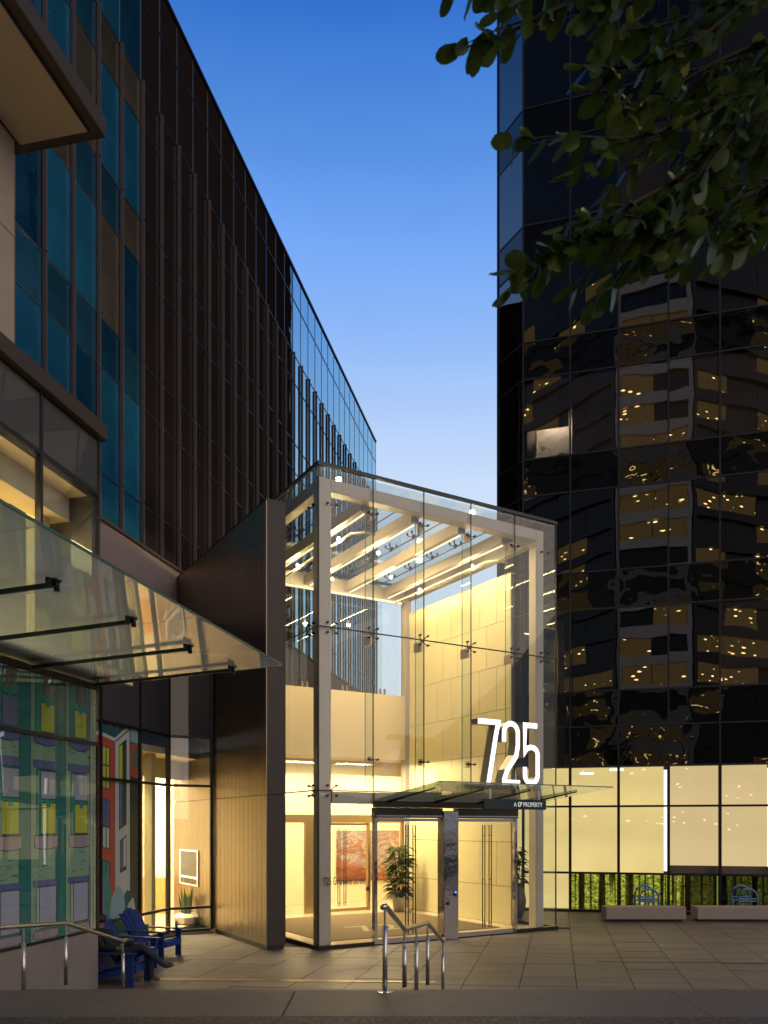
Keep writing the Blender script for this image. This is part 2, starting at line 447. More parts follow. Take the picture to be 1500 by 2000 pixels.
class MB:
    def __init__(s): s.v, s.f, s.mi = [], [], []
    def add(s, vs, fs, mi=0):
        b = len(s.v); s.v += [tuple(v) for v in vs]
        for f in fs: s.f.append([b + i for i in f]); s.mi.append(mi)
    def box(s, x0, x1, y0, y1, z0, z1, mi=0):
        s.add([(x0, y0, z0), (x1, y0, z0), (x1, y1, z0), (x0, y1, z0), (x0, y0, z1), (x1, y0, z1), (x1, y1, z1), (x0, y1, z1)],
              [(0, 3, 2, 1), (4, 5, 6, 7), (0, 1, 5, 4), (1, 2, 6, 5), (2, 3, 7, 6), (3, 0, 4, 7)], mi)
    def prism(s, poly, y0, y1, mi=0):
        """polygon in (x, z), extruded along y"""
        n = len(poly)
        vs = [(x, y0, z) for x, z in poly] + [(x, y1, z) for x, z in poly]
        fs = [list(range(n)), list(range(2 * n - 1, n - 1, -1))] + [(i, i + n, (i + 1) % n + n, (i + 1) % n) for i in range(n)]
        s.add(vs, fs, mi)
    def hprism(s, poly, z0, z1, mi=0):
        n = len(poly)
        vs = [(x, y, z0) for x, y in poly] + [(x, y, z1) for x, y in poly]
        fs = [list(range(n - 1, -1, -1)), list(range(n, 2 * n))] + [(i, (i + 1) % n, (i + 1) % n + n, i + n) for i in range(n)]
        s.add(vs, fs, mi)
    def tube(s, pts, r, n=8, mi=0, cap=True):
        pts = [Vector(p) for p in pts]
        rs = r if isinstance(r, (list, tuple)) else [r] * len(pts)
        rings = []
        up = Vector((0, 0, 1))
        for i, p in enumerate(pts):
            a = pts[max(i - 1, 0)]; b = pts[min(i + 1, len(pts) - 1)]
            d = (b - a).normalized()
            ref = up if abs(d.z) < .95 else Vector((1, 0, 0))
            x = d.cross(ref).normalized(); y = x.cross(d).normalized()
            k = 1.0
            if 0 < i < len(pts) - 1:
                d1 = (p - a).normalized(); d2 = (b - p).normalized()
                c = max(.5, math.sqrt(max(0, (1 + d1.dot(d2)) / 2))); k = 1 / c
            rings.append([p + (x * math.cos(q * 2 * math.pi / n) + y * math.sin(q * 2 * math.pi / n) * (k if abs(d.z) < .95 else 1)) * rs[i] for q in range(n)])
        vs = [v for rg in rings for v in rg]
        fs = []
        for i in range(len(pts) - 1):
            for q in range(n):
                fs.append((i * n + q, i * n + (q + 1) % n, (i + 1) * n + (q + 1) % n, (i + 1) * n + q))
        if cap: fs += [list(range(n - 1, -1, -1)), [len(vs) - n + q for q in range(n)]]
        s.add(vs, fs, mi)
    def lathe(s, prof, n=16, mi=0, c=(0, 0, 0)):
        vs = [(c[0] + r * math.cos(q * 2 * math.pi / n), c[1] + r * math.sin(q * 2 * math.pi / n), c[2] + z) for r, z in prof for q in range(n)]
        fs = [(i * n + q, i * n + (q + 1) % n, (i + 1) * n + (q + 1) % n, (i + 1) * n + q) for i in range(len(prof) - 1) for q in range(n)]
        fs += [list(range(n - 1, -1, -1)), [len(vs) - n + q for q in range(n)]]
        s.add(vs, fs, mi)
    def mesh(s, mats, name='mesh', smooth=False):
        me = bpy.data.meshes.new(name); me.from_pydata(s.v, [], s.f)
        for m in (mats if isinstance(mats, (list, tuple)) else [mats]): me.materials.append(M[m])
        me.polygons.foreach_set('material_index', s.mi)
        if smooth:
            me.polygons.foreach_set('use_smooth', [True] * len(me.polygons))
        me.update(); return me
    def build(s, name, mats, parent=None, loc=(0, 0, 0), rot=(0, 0, 0), smooth=False):
        return link(name, s.mesh(mats, name, smooth), parent, loc, rot)

def text(name, body, size, parent, loc, rot, mat, ext=.003, align='LEFT', sx=1.0, bold=0):
    cu = bpy.data.curves.new(name, 'FONT'); cu.body = body; cu.size = size; cu.extrude = ext; cu.align_x = align
    cu.offset = bold
    cu.materials.append(M[mat])
    o = bpy.data.objects.new(name, cu); COL.objects.link(o)
    bpy.context.view_layer.update()
    me = bpy.data.meshes.new_from_object(o.evaluated_get(bpy.context.evaluated_depsgraph_get()))
    bpy.data.objects.remove(o)
    o = link(name, me, parent, loc, rot); o.scale = (sx, 1, 1)
    return o

def area_light(name, loc, size, energy, col, rot=(0, 0, 0), sy=None):
    d = bpy.data.lights.new(name, 'AREA'); d.energy = energy; d.color = col; d.size = size
    if sy: d.shape = 'RECTANGLE'; d.size_y = sy
    o = bpy.data.objects.new(name, d); COL.objects.link(o); o.location = loc; o.rotation_euler = rot
    return o
def point_light(name, loc, energy, col, r=.06, parent=None):
    d = bpy.data.lights.new(name, 'POINT'); d.energy = energy; d.color = col; d.shadow_soft_size = r
    o = bpy.data.objects.new(name, d); COL.objects.link(o); o.location = loc
    if parent: o.parent = parent
    return o

WARM = (1, .74, .34)
# frames: A = pavilion grid, B = street grid (u runs away from the camera, local -y faces the plaza)
A_ROT = math.atan2(.5145, .8575)
A_ORG = (-1.417, 17.6, 0)
B_ROT = math.atan2(.9779, .2093)
S_ORG = (-4.74, 13.5, 0)
def A(u, v, z=0):
    return (A_ORG[0] + .8575 * u - .5145 * v, A_ORG[1] + .5145 * u + .8575 * v, z)
def frame_pt(org, rot, u, y, z=0):
    return (org[0] + math.cos(rot) * u - math.sin(rot) * y, org[1] + math.sin(rot) * u + math.cos(rot) * y, z)
def at(px, py, Y):                          # photograph pixel at depth Y
    return Vector(((px - 750) / 1590 * Y, Y, H + (1612 - py) / 1590 * Y))
# ================================================================== GROUND
g = MB(); g.box(-400, 400, -400, 600, -.4, -.12)
struct(g.build('ground', 'aggregate'))
# plaza sheet (joint bed) and pavers
g = MB(); g.hprism([(-7.2, 10.9), (16, 10.9), (22, 60), (-7.2, 60)], -.10, -.012)
plaza = struct(g.build('plaza', 'grout'))
AX = Vector((.214, 1, 0)).normalized(); BX = Vector((1, -.08, 0)).normalized()
P0 = Vector((.95, 12.0, 0))
pw, pd, jt = .95, .45, .007
def pav_pt(i, j, di=0, dj=0): return P0 + BX * (i * pw + di) + AX * (j * pd + dj)
cells = []
for j in range(0, 42):
    for i in range(-9, 20):
        c = pav_pt(i, j, pw / 2, pd / 2)
        px = 750 + 1590 * c.x / c.y
        if px < 150 or px > 2300: continue
        if c.x < -5.9 + .214 * (c.y - 16.9) - .2: continue
        cells.append((c.y + (50 if px > 1550 else 0), i, j))
cells.sort()
def pav_poly(i, j):
    return [pav_pt(i, j, jt, .003), pav_pt(i, j, pw - jt, .003), pav_pt(i, j, pw - jt, pd - .003), pav_pt(i, j, jt, pd - .003)]
m = MB(); c0 = pav_pt(0, 0, pw / 2, pd / 2)
m.hprism([((p - c0).x, (p - c0).y) for p in pav_poly(0, 0)], -.03, 0)
paver_me = m.mesh('paver', 'paver')
rest = MB()
def in_pavilion(p):
    dx, dy = p.x - A_ORG[0], p.y - A_ORG[1]
    u, v = dx * .8575 + dy * .5145, -dx * .5145 + dy * .8575
    return -.2 < u < 7.0 and .2 < v < 9
n = 0
for Y, i, j in cells:
    c = pav_pt(i, j, pw / 2, pd / 2)
    if in_pavilion(c): continue
    dz = random.uniform(-.003, .003)
    if n < 296:
        link('paver', paver_me, plaza, (c.x, c.y, dz)); n += 1
    else:
        rest.hprism([(p.x, p.y) for p in pav_poly(i, j)], -.03, dz)
stuff(rest.build('paver', 'paver', plaza))
# drain strips let into the plaza
for (xa, ya, xb, yb, nm, lab) in ((-4.1, 14.30, 1.05, 13.98, 'drain_channel', 'narrow bronze drain strip crossing the paving in front of the blue chairs'),
                                  (4.22, 16.12, 12, 15.72, 'drain_channel', 'narrow dark drain strip crossing the paving before the concrete benches')):
    d = Vector((xb - xa, yb - ya, 0)); L = d.length
    t = thing(nm, lab, 'drain', (xa, ya, 0), math.atan2(d.y, d.x))
    for k in range(int(L / 1.0)):
        bx('grate_section', t, k * 1.0 + .004, k * 1.0 + .996, -.055, .055, -.02, .006, 'brass' if ya < 15 else 'black_sill')
# stairs down from the pavement
st = MB()
lv = [(.775, 8.72, 9.08), (.62, 9.08, 9.44), (.465, 9.44, 11.1), (.31, 11.1, 11.45), (.155, 11.45, 11.8)]
for z, y0, y1 in lv: st.box(-4.95, 14, y0, y1, -.1, z)
struct(st.build('stairs', 'granite'))
g = MB(); g.box(-60, 60, -60, 7.52, -.1, .93)
struct(g.build('pavement', 'aggregate'))
g = MB(); g.box(-12, 24, 7.52, 8.70, -.1, .915)
kerb = struct(g.build('kerb', 'grout'))
x = -12.95
while x < 22:
    w = 4.0
    bx('granite_slab', kerb, x + .005, x + w - .005, 7.53, 8.735, .80, .931, 'granite', .008)
    x += w

# ================================================================== PAVILION
pav = thing('glass_pavilion', 'tall glowing glass entrance cube with white steel frame', 'pavilion', A_ORG, A_ROT)
WID, DEP, MOD, TOP = 6.85, 6.85, 1.37, 10.5
Z1, Z2 = 3.46, 7.02
for (x0, x1, y0, y1) in ((.04, .34, .06, .34), (6.23, 6.49, .06, .34), (6.25, 6.50, 6.36, 6.60), (.04, .34, 6.36, 6.60)):
    bx('column', pav, x0, x1, y0, y1, 0.02, 10.28, 'white_steel', .012)
bx('roof_beam', pav, .34, 6.23, .06, .34, 10.0, 10.28, 'white_steel', .01)
bx('roof_beam', pav, .34, 6.25, 6.36, 6.60, 9.86, 10.28, 'white_steel', .01)
bx('roof_beam', pav, .06, .32, .34, 6.36, 10.0, 10.28, 'white_steel', .01)
bx('roof_beam', pav, 6.25, 6.48, .34, 6.36, 9.95, 10.28, 'white_steel', .01)
led_me = None
for k in range(1, 5):
    u = k * MOD
    r = bx('rafter', pav, u - .07, u + .07, .42, 6.36, 9.92, 10.2, 'white_steel', .008)
    bx('rafter_shoe', pav, u - .08, u + .08, .34, .42, 9.88, 10.12, 'black_sill')
    bx('light_strip', pav, u + .09, u + .115, .6, 6.3, 9.90, 9.93, 'led')
    area_light('strip_light', A(u + .10, 3.4, 9.88), .05, 68, WARM, (0, 0, A_ROT), 5.6)
bx('light_strip', pav, .5, 6.1, 6.30, 6.355, 9.80, 9.85, 'led')
# conduit arms carrying the small lamps
for k in (1, 4):
    m = MB(); m.tube([(k * MOD + .2, 6.0, 9.72), (k * MOD + .2, 1.4, 9.72), (k * MOD + .45, 1.2, 9.74), (k * MOD + .75, 1.2, 9.74)], .03, 6)
    m.build('light_arm', 'white_steel', pav)
sp = MB(); sp.lathe([(.015, .05), (.04, .035), (.05, 0), (.04, -.035), (.015, -.05)], 10)
sp_me = sp.mesh('lamp', 'spot', True)
for (u, v) in ((1.55, 2.0), (1.55, 4.4), (2.92, 2.4), (2.92, 5.0), (4.28, 4.0), (5.66, 2.0), (5.66, 4.6)):
    link('spot_lamp', sp_me, pav, (u, v, 9.78))
    point_light('spot_light', A(u, v, 9.66), 45 if u > 5 else 95, WARM, .07)
# roof glass with dark edge trim
for k in range(5):
    for q in range(3):
        bx('roof_pane', pav, k * MOD + .008, (k + 1) * MOD - .008, q * 2.28 + .008, (q + 1) * 2.28 - .008, 10.43, 10.452, 'roof_glass')
bx('roof_trim', pav, -.03, WID + .03, -.035, .035, TOP, TOP + .075, 'black')
bx('roof_trim', pav, -.035, .035, .037, DEP, TOP, TOP + .075, 'black')
bx('roof_trim', pav, WID - .035, WID + .035, .037, DEP, TOP, TOP + .075, 'black')
bx('roof_trim', pav, .037, WID - .037, DEP - .06, DEP, TOP, TOP + .075, 'black')
# glass walls
g_ = .006
def pane(nm, par, x0, x1, y0, y1, z0, z1, mat='glass'): return bx(nm, par, x0, x1, y0, y1, z0, z1, mat)
for k in range(5):
    x0, x1 = k * MOD + g_, (k + 1) * MOD - g_
    for z0, z1 in ((Z1, Z2), (Z2, TOP)):
        pane('wall_pane', pav, x0, x1, 0, .018, z0 + g_, z1 - g_)
    if k in (0, 4):
        pane('wall_pane', pav, x0, x1, 0, .018, .10, Z1 - g_)
for k in range(5):
    for z0, z1 in ((.10, Z1), (Z1, Z2), (Z2, TOP)):
        pane('wall_pane', pav, 0, .018, k * MOD + .02, (k + 1) * MOD - g_, z0 + g_, z1 - g_)
        pane('wall_pane', pav, WID - .018, WID, k * MOD + .02, (k + 1) * MOD - g_, z0 + g_, z1 - g_)
for k in range(5):
    pane('wall_pane', pav, k * MOD + .03, (k + 1) * MOD - .03, DEP - .02, DEP - .002, 6.87, TOP - .02)
# dark joints (silicone) between the panes
for k in range(1, 5):
    bx('joint', pav, k * MOD - .012, k * MOD + .012, -.004, .012, Z1, TOP, 'black')
for z in (Z1, Z2):
    bx('joint', pav, .012, WID - .012, -.008, .009, z - .013, z + .013, 'black')
    bx('joint', pav, -.008, .009, .012, DEP, z - .013, z + .013, 'black')
bx('joint', pav, -.014, .012, -.014, .012, .1, TOP, 'black')
bx('joint', pav, WID - .012, WID + .014, -.014, .012, .1, TOP, 'black')
# sills
bx('sill', pav, -.04, 1.37, -.06, .06, 0, .09, 'black_sill')
bx('sill', pav, 5.48, WID + .04, -.06, .06, 0, .09, 'black_sill')
bx('sill', pav, -.04, .05, .062, DEP, 0, .09, 'black_sill')
bx('sill', pav, WID - .05, WID + .04, .062, DEP, 0, .09, 'black_sill')
# glass fins behind the joints with bracket plates
for k in range(1, 5):
    u = k * MOD
    bx('glass_fin', pav, u - .009, u + .009, .05, .36, Z1 + .1, 9.85, 'fin_glass')
    bx('fin_edge', pav, u - .0095, u + .0095, .361, .366, Z1 + .1, 9.85, 'green_edge')
    bx('bracket_plate', pav, u - .03, u + .03, .10, .40, 6.78, 7.02, 'brass', .008)
    bx('bracket_plate', pav, u - .03, u + .03, .10, .22, 4.10, 4.26, 'brass', .008)
    bx('bracket_plate', pav, u - .05, u + .05, .10, .22, 9.60, 9.82, 'brass', .008)
# rear fins seen through the cube
for k in range(1, 5):
    bx('glass_fin', pav, k * MOD - .009, k * MOD + .009, 6.50, 6.82, 6.9, 9.8, 'fin_glass')
    for dx in (-.08, .08):
        bx('fin_clamp', pav, k * MOD + dx - .025, k * MOD + dx + .025, 6.45, 6.5, 6.86, 7.05, 'brass')
# spider fittings
sm = MB()
for (a, b) in ((1, 1), (1, -1), (-1, 1), (-1, -1)):
    sm.tube([(0, .09, 0), (a * .06, .07, b * .06), (a * .11, .03, b * .11)], .013, 6)
    sm.tube([(a * .11, -.03, b * .11), (a * .11, .03, b * .11)], .026, 8)
sm.tube([(0, .03, 0), (0, .14, 0)], .03, 8)
spider4 = sm.mesh('black_sill', 'spider')
sm = MB()
for a in (1, -1):
    sm.tube([(0, .09, 0), (a * .08, .05, 0), (a * .11, .02, 0)], .013, 6)
    sm.tube([(a * .11, -.03, 0), (a * .11, .03, 0)], .026, 8)
sm.tube([(0, .03, 0), (0, .14, 0)], .03, 8)
spider2 = sm.mesh('black_sill', 'spider_arm')
for k in range(1, 5):
    link('spider_fitting', spider4, pav, (k * MOD, 0, Z2))
    link('spider_fitting', spider2, pav, (k * MOD, 0, 4.18))
    link('spider_fitting', spider2, pav, (k * MOD, 0, 9.72))
for z in (Z1, Z2, 9.72):
    link('spider_fitting', spider4 if z < 9 else spider2, pav, (.34, .02, z)); link('spider_fitting', spider4 if z < 9 else spider2, pav, (6.49, .02, z))
    link('spider_fitting', spider4 if z < 9 else spider2, pav, (0, .36, z), (0, 0, R(-90)))
for k in range(1, 5):
    for v in (.95, 2.28, 3.4, 4.56, 5.7):
        link('roof_spider', spider4, pav, (k * MOD - .19, v, 10.42), (R(-90), 0, 0))
    m = MB(); m.tube([(k * MOD - .19, .4, 10.30), (k * MOD - .19, 6.4, 10.30)], .014, 6); m.build('roof_rod', 'black_sill', pav)
# floor
bx('floor_slab', pav, 0.06, 6.8, .06, 6.6, -.02, .03, 'floor')
# cream panel wall on the right
bx('panel_wall', pav, 6.32, 6.46, 1.14, 6.14, .03, 9.43, 'fascia')
rows = [.03, 1.05, 2.25, 3.45, 4.65, 5.85, 7.05, 8.25, 9.45]
for q in range(8):
    v = 1.13; k = 0
    while v < 6.13:
        w = (.75, 1.35)[(k + q) % 2] if k else (1.05, .6)[q % 2]
        v1 = min(v + w, 6.15)
        bx('wall_panel', pav, 6.29, 6.318, v + .007, v1 - .007, rows[q] + .007, rows[q + 1] - .007, 'cream')
        v = v1; k += 1
bx('panel_wall_cap', pav, 6.28, 6.47, 1.125, 6.155, 9.452, 9.48, 'cream_wall')
# bulkhead over the inner doors
bx('bulkhead', pav, .30, 6.28, 6.37, 6.58, 4.81, 6.86, 'cream_wall')
# inner screen: header, posts, doors
bx('inner_header', pav, .2, 6.27, 6.40, 6.56, 2.78, 3.02, 'brass')
bx('inner_post', pav, 2.75, 3.05, 6.41, 6.55, .03, 2.78, 'brass')
bx('inner_post', pav, 4.92, 5.0, 6.41, 6.55, .03, 2.78, 'brass')
bx('inner_post', pav, 6.19, 6.27, 6.41, 6.55, .03, 2.78, 'brass')
bx('inner_pane', pav, .2, 6.2, 6.47, 6.485, 3.02, 4.81, 'glass')
bx('inner_pane', pav, 5.0, 6.19, 6.47, 6.485, .05, 2.78, 'glass')
bx('inner_pane', pav, .2, 2.75, 6.47, 6.485, .05, 2.78, 'glass')
def door_leaf(par, nm, x0, x1, y, z0, z1, side, frame='polished'):
    d = bx(nm, par, x0 + .004, x1 - .004, y - .008, y + .008, z0 + .09, z1 - .07, 'glass')
    o = d.location
    def sub(n2, a0, a1, b0, b1, c0, c1, mt): return bx(n2, d, a0 - o.x, a1 - o.x, b0 - o.y, b1 - o.y, c0 - o.z, c1 - o.z, mt)
    sub('bottom_rail', x0, x1, y - .025, y + .025, z0, z0 + .09, frame)
    sub('top_rail', x0, x1, y - .025, y + .025, z1 - .07, z1, frame)
    hx = x1 - .10 if side > 0 else x0 + .10
    m = MB()
    for hh in (-.035, .035):
        m.tube([(hx + hh - o.x, y - .07 - o.y, z0 + .18 - o.z), (hx + hh - o.x, y - .07 - o.y, z1 - .15 - o.z)], .013, 8)
    for zz in (.28, 1.35, 2.42):
        m.tube([(hx - .035 - o.x, y - .07 - o.y, z0 + zz - o.z), (hx + .035 - o.x, y - .07 - o.y, z0 + zz - o.z)], .010, 6)
        m.tube([(hx - o.x, y - .07 - o.y, z0 + zz - o.z), (hx - o.x, y - .01 - o.y, z0 + zz - o.z)], .010, 6)
    m.build('handle', 'black_sill', d)
    return d
door_leaf(pav, 'inner_door', 3.05, 3.98, 6.48, .035, 2.77, 1, 'brass')
door_leaf(pav, 'inner_door', 3.99, 4.92, 6.48, .035, 2.77, -1, 'brass')
# front doors with steel pier, jambs and header
for (a, b, side) in ((1.46, 2.33, 1), (2.33, 3.20, -1), (3.66, 4.55, 1), (4.55, 5.44, -1)):
    door_leaf(pav, 'front_door', a, b, .01, .03, 2.86, side)
bx('door_pier', pav, 3.22, 3.64, -.14, .14, 0, 3.04, 'polished', .01)
bx('door_jamb', pav, 1.38, 1.45, -.05, .07, 0, 2.98, 'polished')
bx('door_jamb', pav, 5.45, 5.52, -.05, .07, 0.0, 2.98, 'polished')
bx('door_header', pav, 1.38, 3.215, -.09, .10, 2.87, 3.10, 'bronze_dark', .006)
bx('door_header', pav, 3.645, 5.52, -.09, .10, 2.87, 3.10, 'bronze_dark', .006)
bx('header_strip', pav, 1.40, 3.21, -.096, -.091, 2.90, 2.93, 'polished')
bx('header_strip', pav, 3.65, 5.50, -.096, -.091, 2.90, 2.93, 'polished')
bx('transom_beam', pav, 1.38, 5.52, -.06, .05, 3.105, 3.44, 'white_steel')
bx('transom_beam', pav, .35, 1.37, .03, .14, 3.18, 3.44, 'white_steel')
bx('threshold', pav, 1.38, 3.215, -.06, .06, 0, .028, 'black_sill')
bx('threshold', pav, 3.645, 5.52, -.06, .06, 0, .028, 'black_sill')
bx('card_reader', pav, 3.50, 3.56, -.165, -.142, 1.02, 1.14, 'black')
bx('reader_light', pav, 3.505, 3.555, -.169, -.1655, 1.10, 1.13, 'blue_led')
bx('push_plate', pav, 3.28, 3.36, -.160, -.142, .82, .90, 'black')
for (u, z) in ((2.1, 1.12),):
    m = MB(); m.tube([(u, -.012, z), (u, -.004, z)], .085, 16); m.build('round_decal', 'black', pav)
m = MB(); m.tube([(1.22, -.006, 1.28), (1.22, -.002, 1.28)], .05, 14); m.build('round_decal', 'letter', pav)
text('pane_lettering', '725 Granville Street', .25, pav, (.12, -.004, 1.40), (R(90), 0, 0), 'letter', .001, sx=.52, bold=.002)
# canopy over the doors
can = link('canopy', None, pav, (1.35, 0, 3.26))
tilt = math.atan2(.30, 2.57); CL = 2.59
def slope_box(nm, par, x0, x1, p0, p1, t0, t1, mat, th=tilt):
    m = MB(); m.box(x0, x1, -p1, -p0, t0, t1)
    return m.build(nm, mat, par, (0, 0, 0), (-th, 0, 0))
for k in range(3):
    slope_box('canopy_pane', can, k * 1.62 + .005, (k + 1) * 1.62 - .005, .0, CL, 0, .02, 'door_canopy_glass')
for k, xx in enumerate((.35, 1.62, 2.9, 4.3)):
    m = MB(); m.prism([(.07, -.005), (.07, -.07), (2.0, -.03), (2.0, -.005)], -.012, .012)
    o = m.build('canopy_arm', 'black_sill', can, (xx, 0, 0), (0, 0, R(-90)))
    o.rotation_euler = (-tilt, 0, 0)
    o.data.transform(Matrix.Rotation(R(-90), 4, 'Z'))
slope_box('canopy_edge', can, 0, 4.86, CL, CL + .012, 0, .022, 'green_edge')
m = MB(); m.box(-.02, 4.2, -.14, -.065, -.13, -.01); m.build('canopy_ledger', 'bronze_dark', can)
# lobby behind the inner screen
bx('lobby_floor', pav, -.9, 8.1, 6.62, 9.2, -.02, .028, 'floor')
bx('lobby_back_wall', pav, -.9, 8.1, 9.05, 9.2, .03, 4.8, 'cream_wall')
bx('lobby_side_wall', pav, 8.0, 8.1, 6.62, 9.04, .03, 4.8, 'cream_wall')
bx('lobby_side_wall', pav, -.9, -.8, 6.62, 9.04, .03, 4.8, 'cream_wall')
bx('lobby_ceiling', pav, -.9, 8.1, 6.60, 9.2, 4.81, 4.95, 'cream_wall')
bx('lobby_front_wall', pav, 6.5, 8.1, 6.5, 6.6, .03, 4.8, 'cream_wall')
bx('lobby_downstand', pav, -.8, 8.0, 7.6, 7.7, 4.35, 4.805, 'cream_wall')
for k in range(5):
    bx('ceiling_light', pav, .6 + k * 1.5, 1.2 + k * 1.5, 8.1, 8.3, 4.79, 4.807, 'lamp')
bx('ceiling_light', pav, .9, 2.6, 8.55, 8.68, 2.62, 2.66, 'tube')
for u in (1.0, 3.4, 5.8, 7.3):
    area_light('lobby_light', A(u, 7.9, 4.74), 1.6, 170, (1, .76, .38), (0, 0, A_ROT), .5)
for u in (1.2, 3.2, 5.0):
    area_light('vestibule_light', A(u, 5.4, 4.7), 1.2, 230, (1, .77, .40), (0, R(0), A_ROT), .5)
# painting, carpet, plants
p = thing('painting', 'large orange and grey abstract painting on the lobby wall', 'painting', A(6.42, 9.035, 0), A_ROT)
bx('canvas', p, -1.27, 1.27, -.03, 0, .76, 2.52, 'painting')
c = thing('entrance_mat', 'dark brown entrance carpet inside the glass doors', 'mat', A(1.1, 1.3, .031), A_ROT)
bx('carpet', c, -.5, 4.6, -.45, 4.3, 0, .012, 'mat')
text('mat_numeral', '725', 1.5, c, (1.0, .6, .014), (0, 0, 0), 'mat_letter', .001)

def leaf_clump(mb, n, cx, cy, z0, z1, rad, L, rnd, droop=.6):
    for k in range(n):
        a = rnd.uniform(0, 6.283); zz = rnd.uniform(z0, z1)
        r0 = rad * rnd.uniform(.1, .7)
        o = Vector((cx + math.cos(a) * r0, cy + math.sin(a) * r0, zz))
        d = Vector((math.cos(a), math.sin(a), rnd.uniform(-droop, .35))).normalized()
        s = Vector((-math.sin(a), math.cos(a), rnd.uniform(-.5, .5))).normalized()
        l = L * rnd.uniform(.6, 1.2); w = l * .17
        mb.add([o, o + d * l * .4 + s * w, o + d * l + Vector((0, 0, -l * .25)), o + d * l * .4 - s * w], [(0, 1, 2, 3)])
rnd = random.Random(3)
def potted(name, label, loc, h, z0, rad, pot, n=150, L=.32):
    t = thing(name, label, 'plant', loc)
    m = MB(); m.lathe(pot[0], 20); m.build('pot', pot[1], t, smooth=True)
    m = MB()
    for k in range(4):
        a = k * 1.6; m.tube([(.02 * math.cos(a), .02 * math.sin(a), pot[0][-1][1] - .03), (.08 * math.cos(a), .08 * math.sin(a), (z0 + h) / 2), (.16 * math.cos(a), .16 * math.sin(a), h * .95)], .012, 5)
    m.build('stem', 'bark', t)
    m = MB(); leaf_clump(m, n, 0, 0, z0, h, rad, L, rnd); stuff(m.build('foliage', 'plant_leaf', t))
    return t
vase = [(.14, 0), (.24, .25), (.27, .5), (.22, .8), (.14, .95), (.16, 1.0)]
potted('potted_plant', 'bushy drooping plant in a tall pot before the painting', A(5.55, 5.6, .03), 2.05, .45, .36, ([(.16, 0), (.2, .3), (.22, .62), (.2, .66)], 'pot'), 330, .36)
potted('potted_plant', 'green plant at the far left end of the lobby', A(2.0, 7.4, .03), 1.75, 1.05, .25, ([(.14, 0), (.18, .5), (.17, .85), (.15, .9)], 'pot'), 90, .30)
potted('potted_plant', 'shadowed plant in a dark vase outside the cube, right of the doors', A(7.75, 2.6, 0), 2.05, 1.0, .22, (vase, 'pot_dark'), 120, .30)

# illuminated numerals on the canopy
def stroke(path, w, closed=False):
    """offset outline of a 2-D centre line"""
    P = [Vector(p) for p in path]; Lf, Rt = [], []
    for i, p in enumerate(P):
        a = P[max(i - 1, 0)]; b = P[min(i + 1, len(P) - 1)]
        d1 = (p - a).normalized() if i else (b - p).normalized()
        d2 = (b - p).normalized() if i < len(P) - 1 else d1
        n1 = Vector((-d1.y, d1.x)); n2 = Vector((-d2.y, d2.x))
        nn = (n1 + n2).normalized(); k = 1 / max(.45, nn.dot(n1))
        Lf.append(p + nn * w / 2 * k); Rt.append(p - nn * w / 2 * k)
    return Lf, Rt
def numeral(par, path, w, dep):
    Lf, Rt = stroke(path, w); n = len(Lf)
    m = MB()
    vs = [(q.x, 0, q.y) for q in Lf] + [(q.x, 0, q.y) for q in Rt] + [(q.x, dep, q.y) for q in Lf] + [(q.x, dep, q.y) for q in Rt]
    fs = []
    front, side = [], []
    for i in range(n - 1):
        front.append((i, n + i, n + i + 1, i + 1))
        side.append((2 * n + i, 2 * n + i + 1, 3 * n + i + 1, 3 * n + i))
        side.append((i, i + 1, 2 * n + i + 1, 2 * n + i)); side.append((n + i, 3 * n + i, 3 * n + i + 1, n + i + 1))
    side.append((0, 2 * n, 3 * n, n)); side.append((n - 1, 2 * n - 1, 4 * n - 1, 3 * n - 1))
    m.add(vs, [], 0)
    for f in front: m.f.append(list(f)); m.mi.append(0)
    for f in side: m.f.append(list(f)); m.mi.append(1)
    return m.build('numeral', ['sign_white', 'sign_grey'], par)
def arc(cx, cz, rx, rz, a0, a1, n=10):
    return [(cx + rx * math.cos(R(a0 + (a1 - a0) * i / n)), cz + rz * math.sin(R(a0 + (a1 - a0) * i / n))) for i in range(n + 1)]
sg = thing('number_sign', 'big white glowing numerals 725 standing on the glass canopy', 'sign', A(2.70, -1.9, 3.50), A_ROT)
bx('base_bar', sg, 0, 1.97, -.05, .27, 0, .075, 'black_sill', .005)
zb = .08; hh = 1.43; w = .117
numeral(sg, [(.16, zb + hh - .07), (.72, zb + hh - .07), (.66, zb + hh - .30), (.44, zb)], w, .24)
numeral(sg, arc(1.07, zb + hh - .27, .195, .215, 180, 0, 12)[0:1] and [(.875, zb + hh - .48)] + arc(1.07, zb + hh - .27, .195, .20, 180, 0, 12) + [(1.265, zb + hh - .55), (1.22, zb + hh - .78), (.96, zb + .32), (.88, zb + .12), (.88, zb + .0625), (1.33, zb + .0625)], w, .24)
numeral(sg, [(1.83, zb + hh - .08), (1.47, zb + hh - .08), (1.47, zb + hh - .68)] + [(1.52, zb + hh - .60)] + arc(1.66, zb + hh - .72, .18, .155, 110, 0, 7) + [(1.84, zb + .26)] + arc(1.655, zb + .23, .185, .165, 0, -180, 10) + [(1.47, zb + .42)], w, .24)
point_light('sign_glow', A(3.6, -2.6, 4.3), 6, (1, .97, .95), .4)
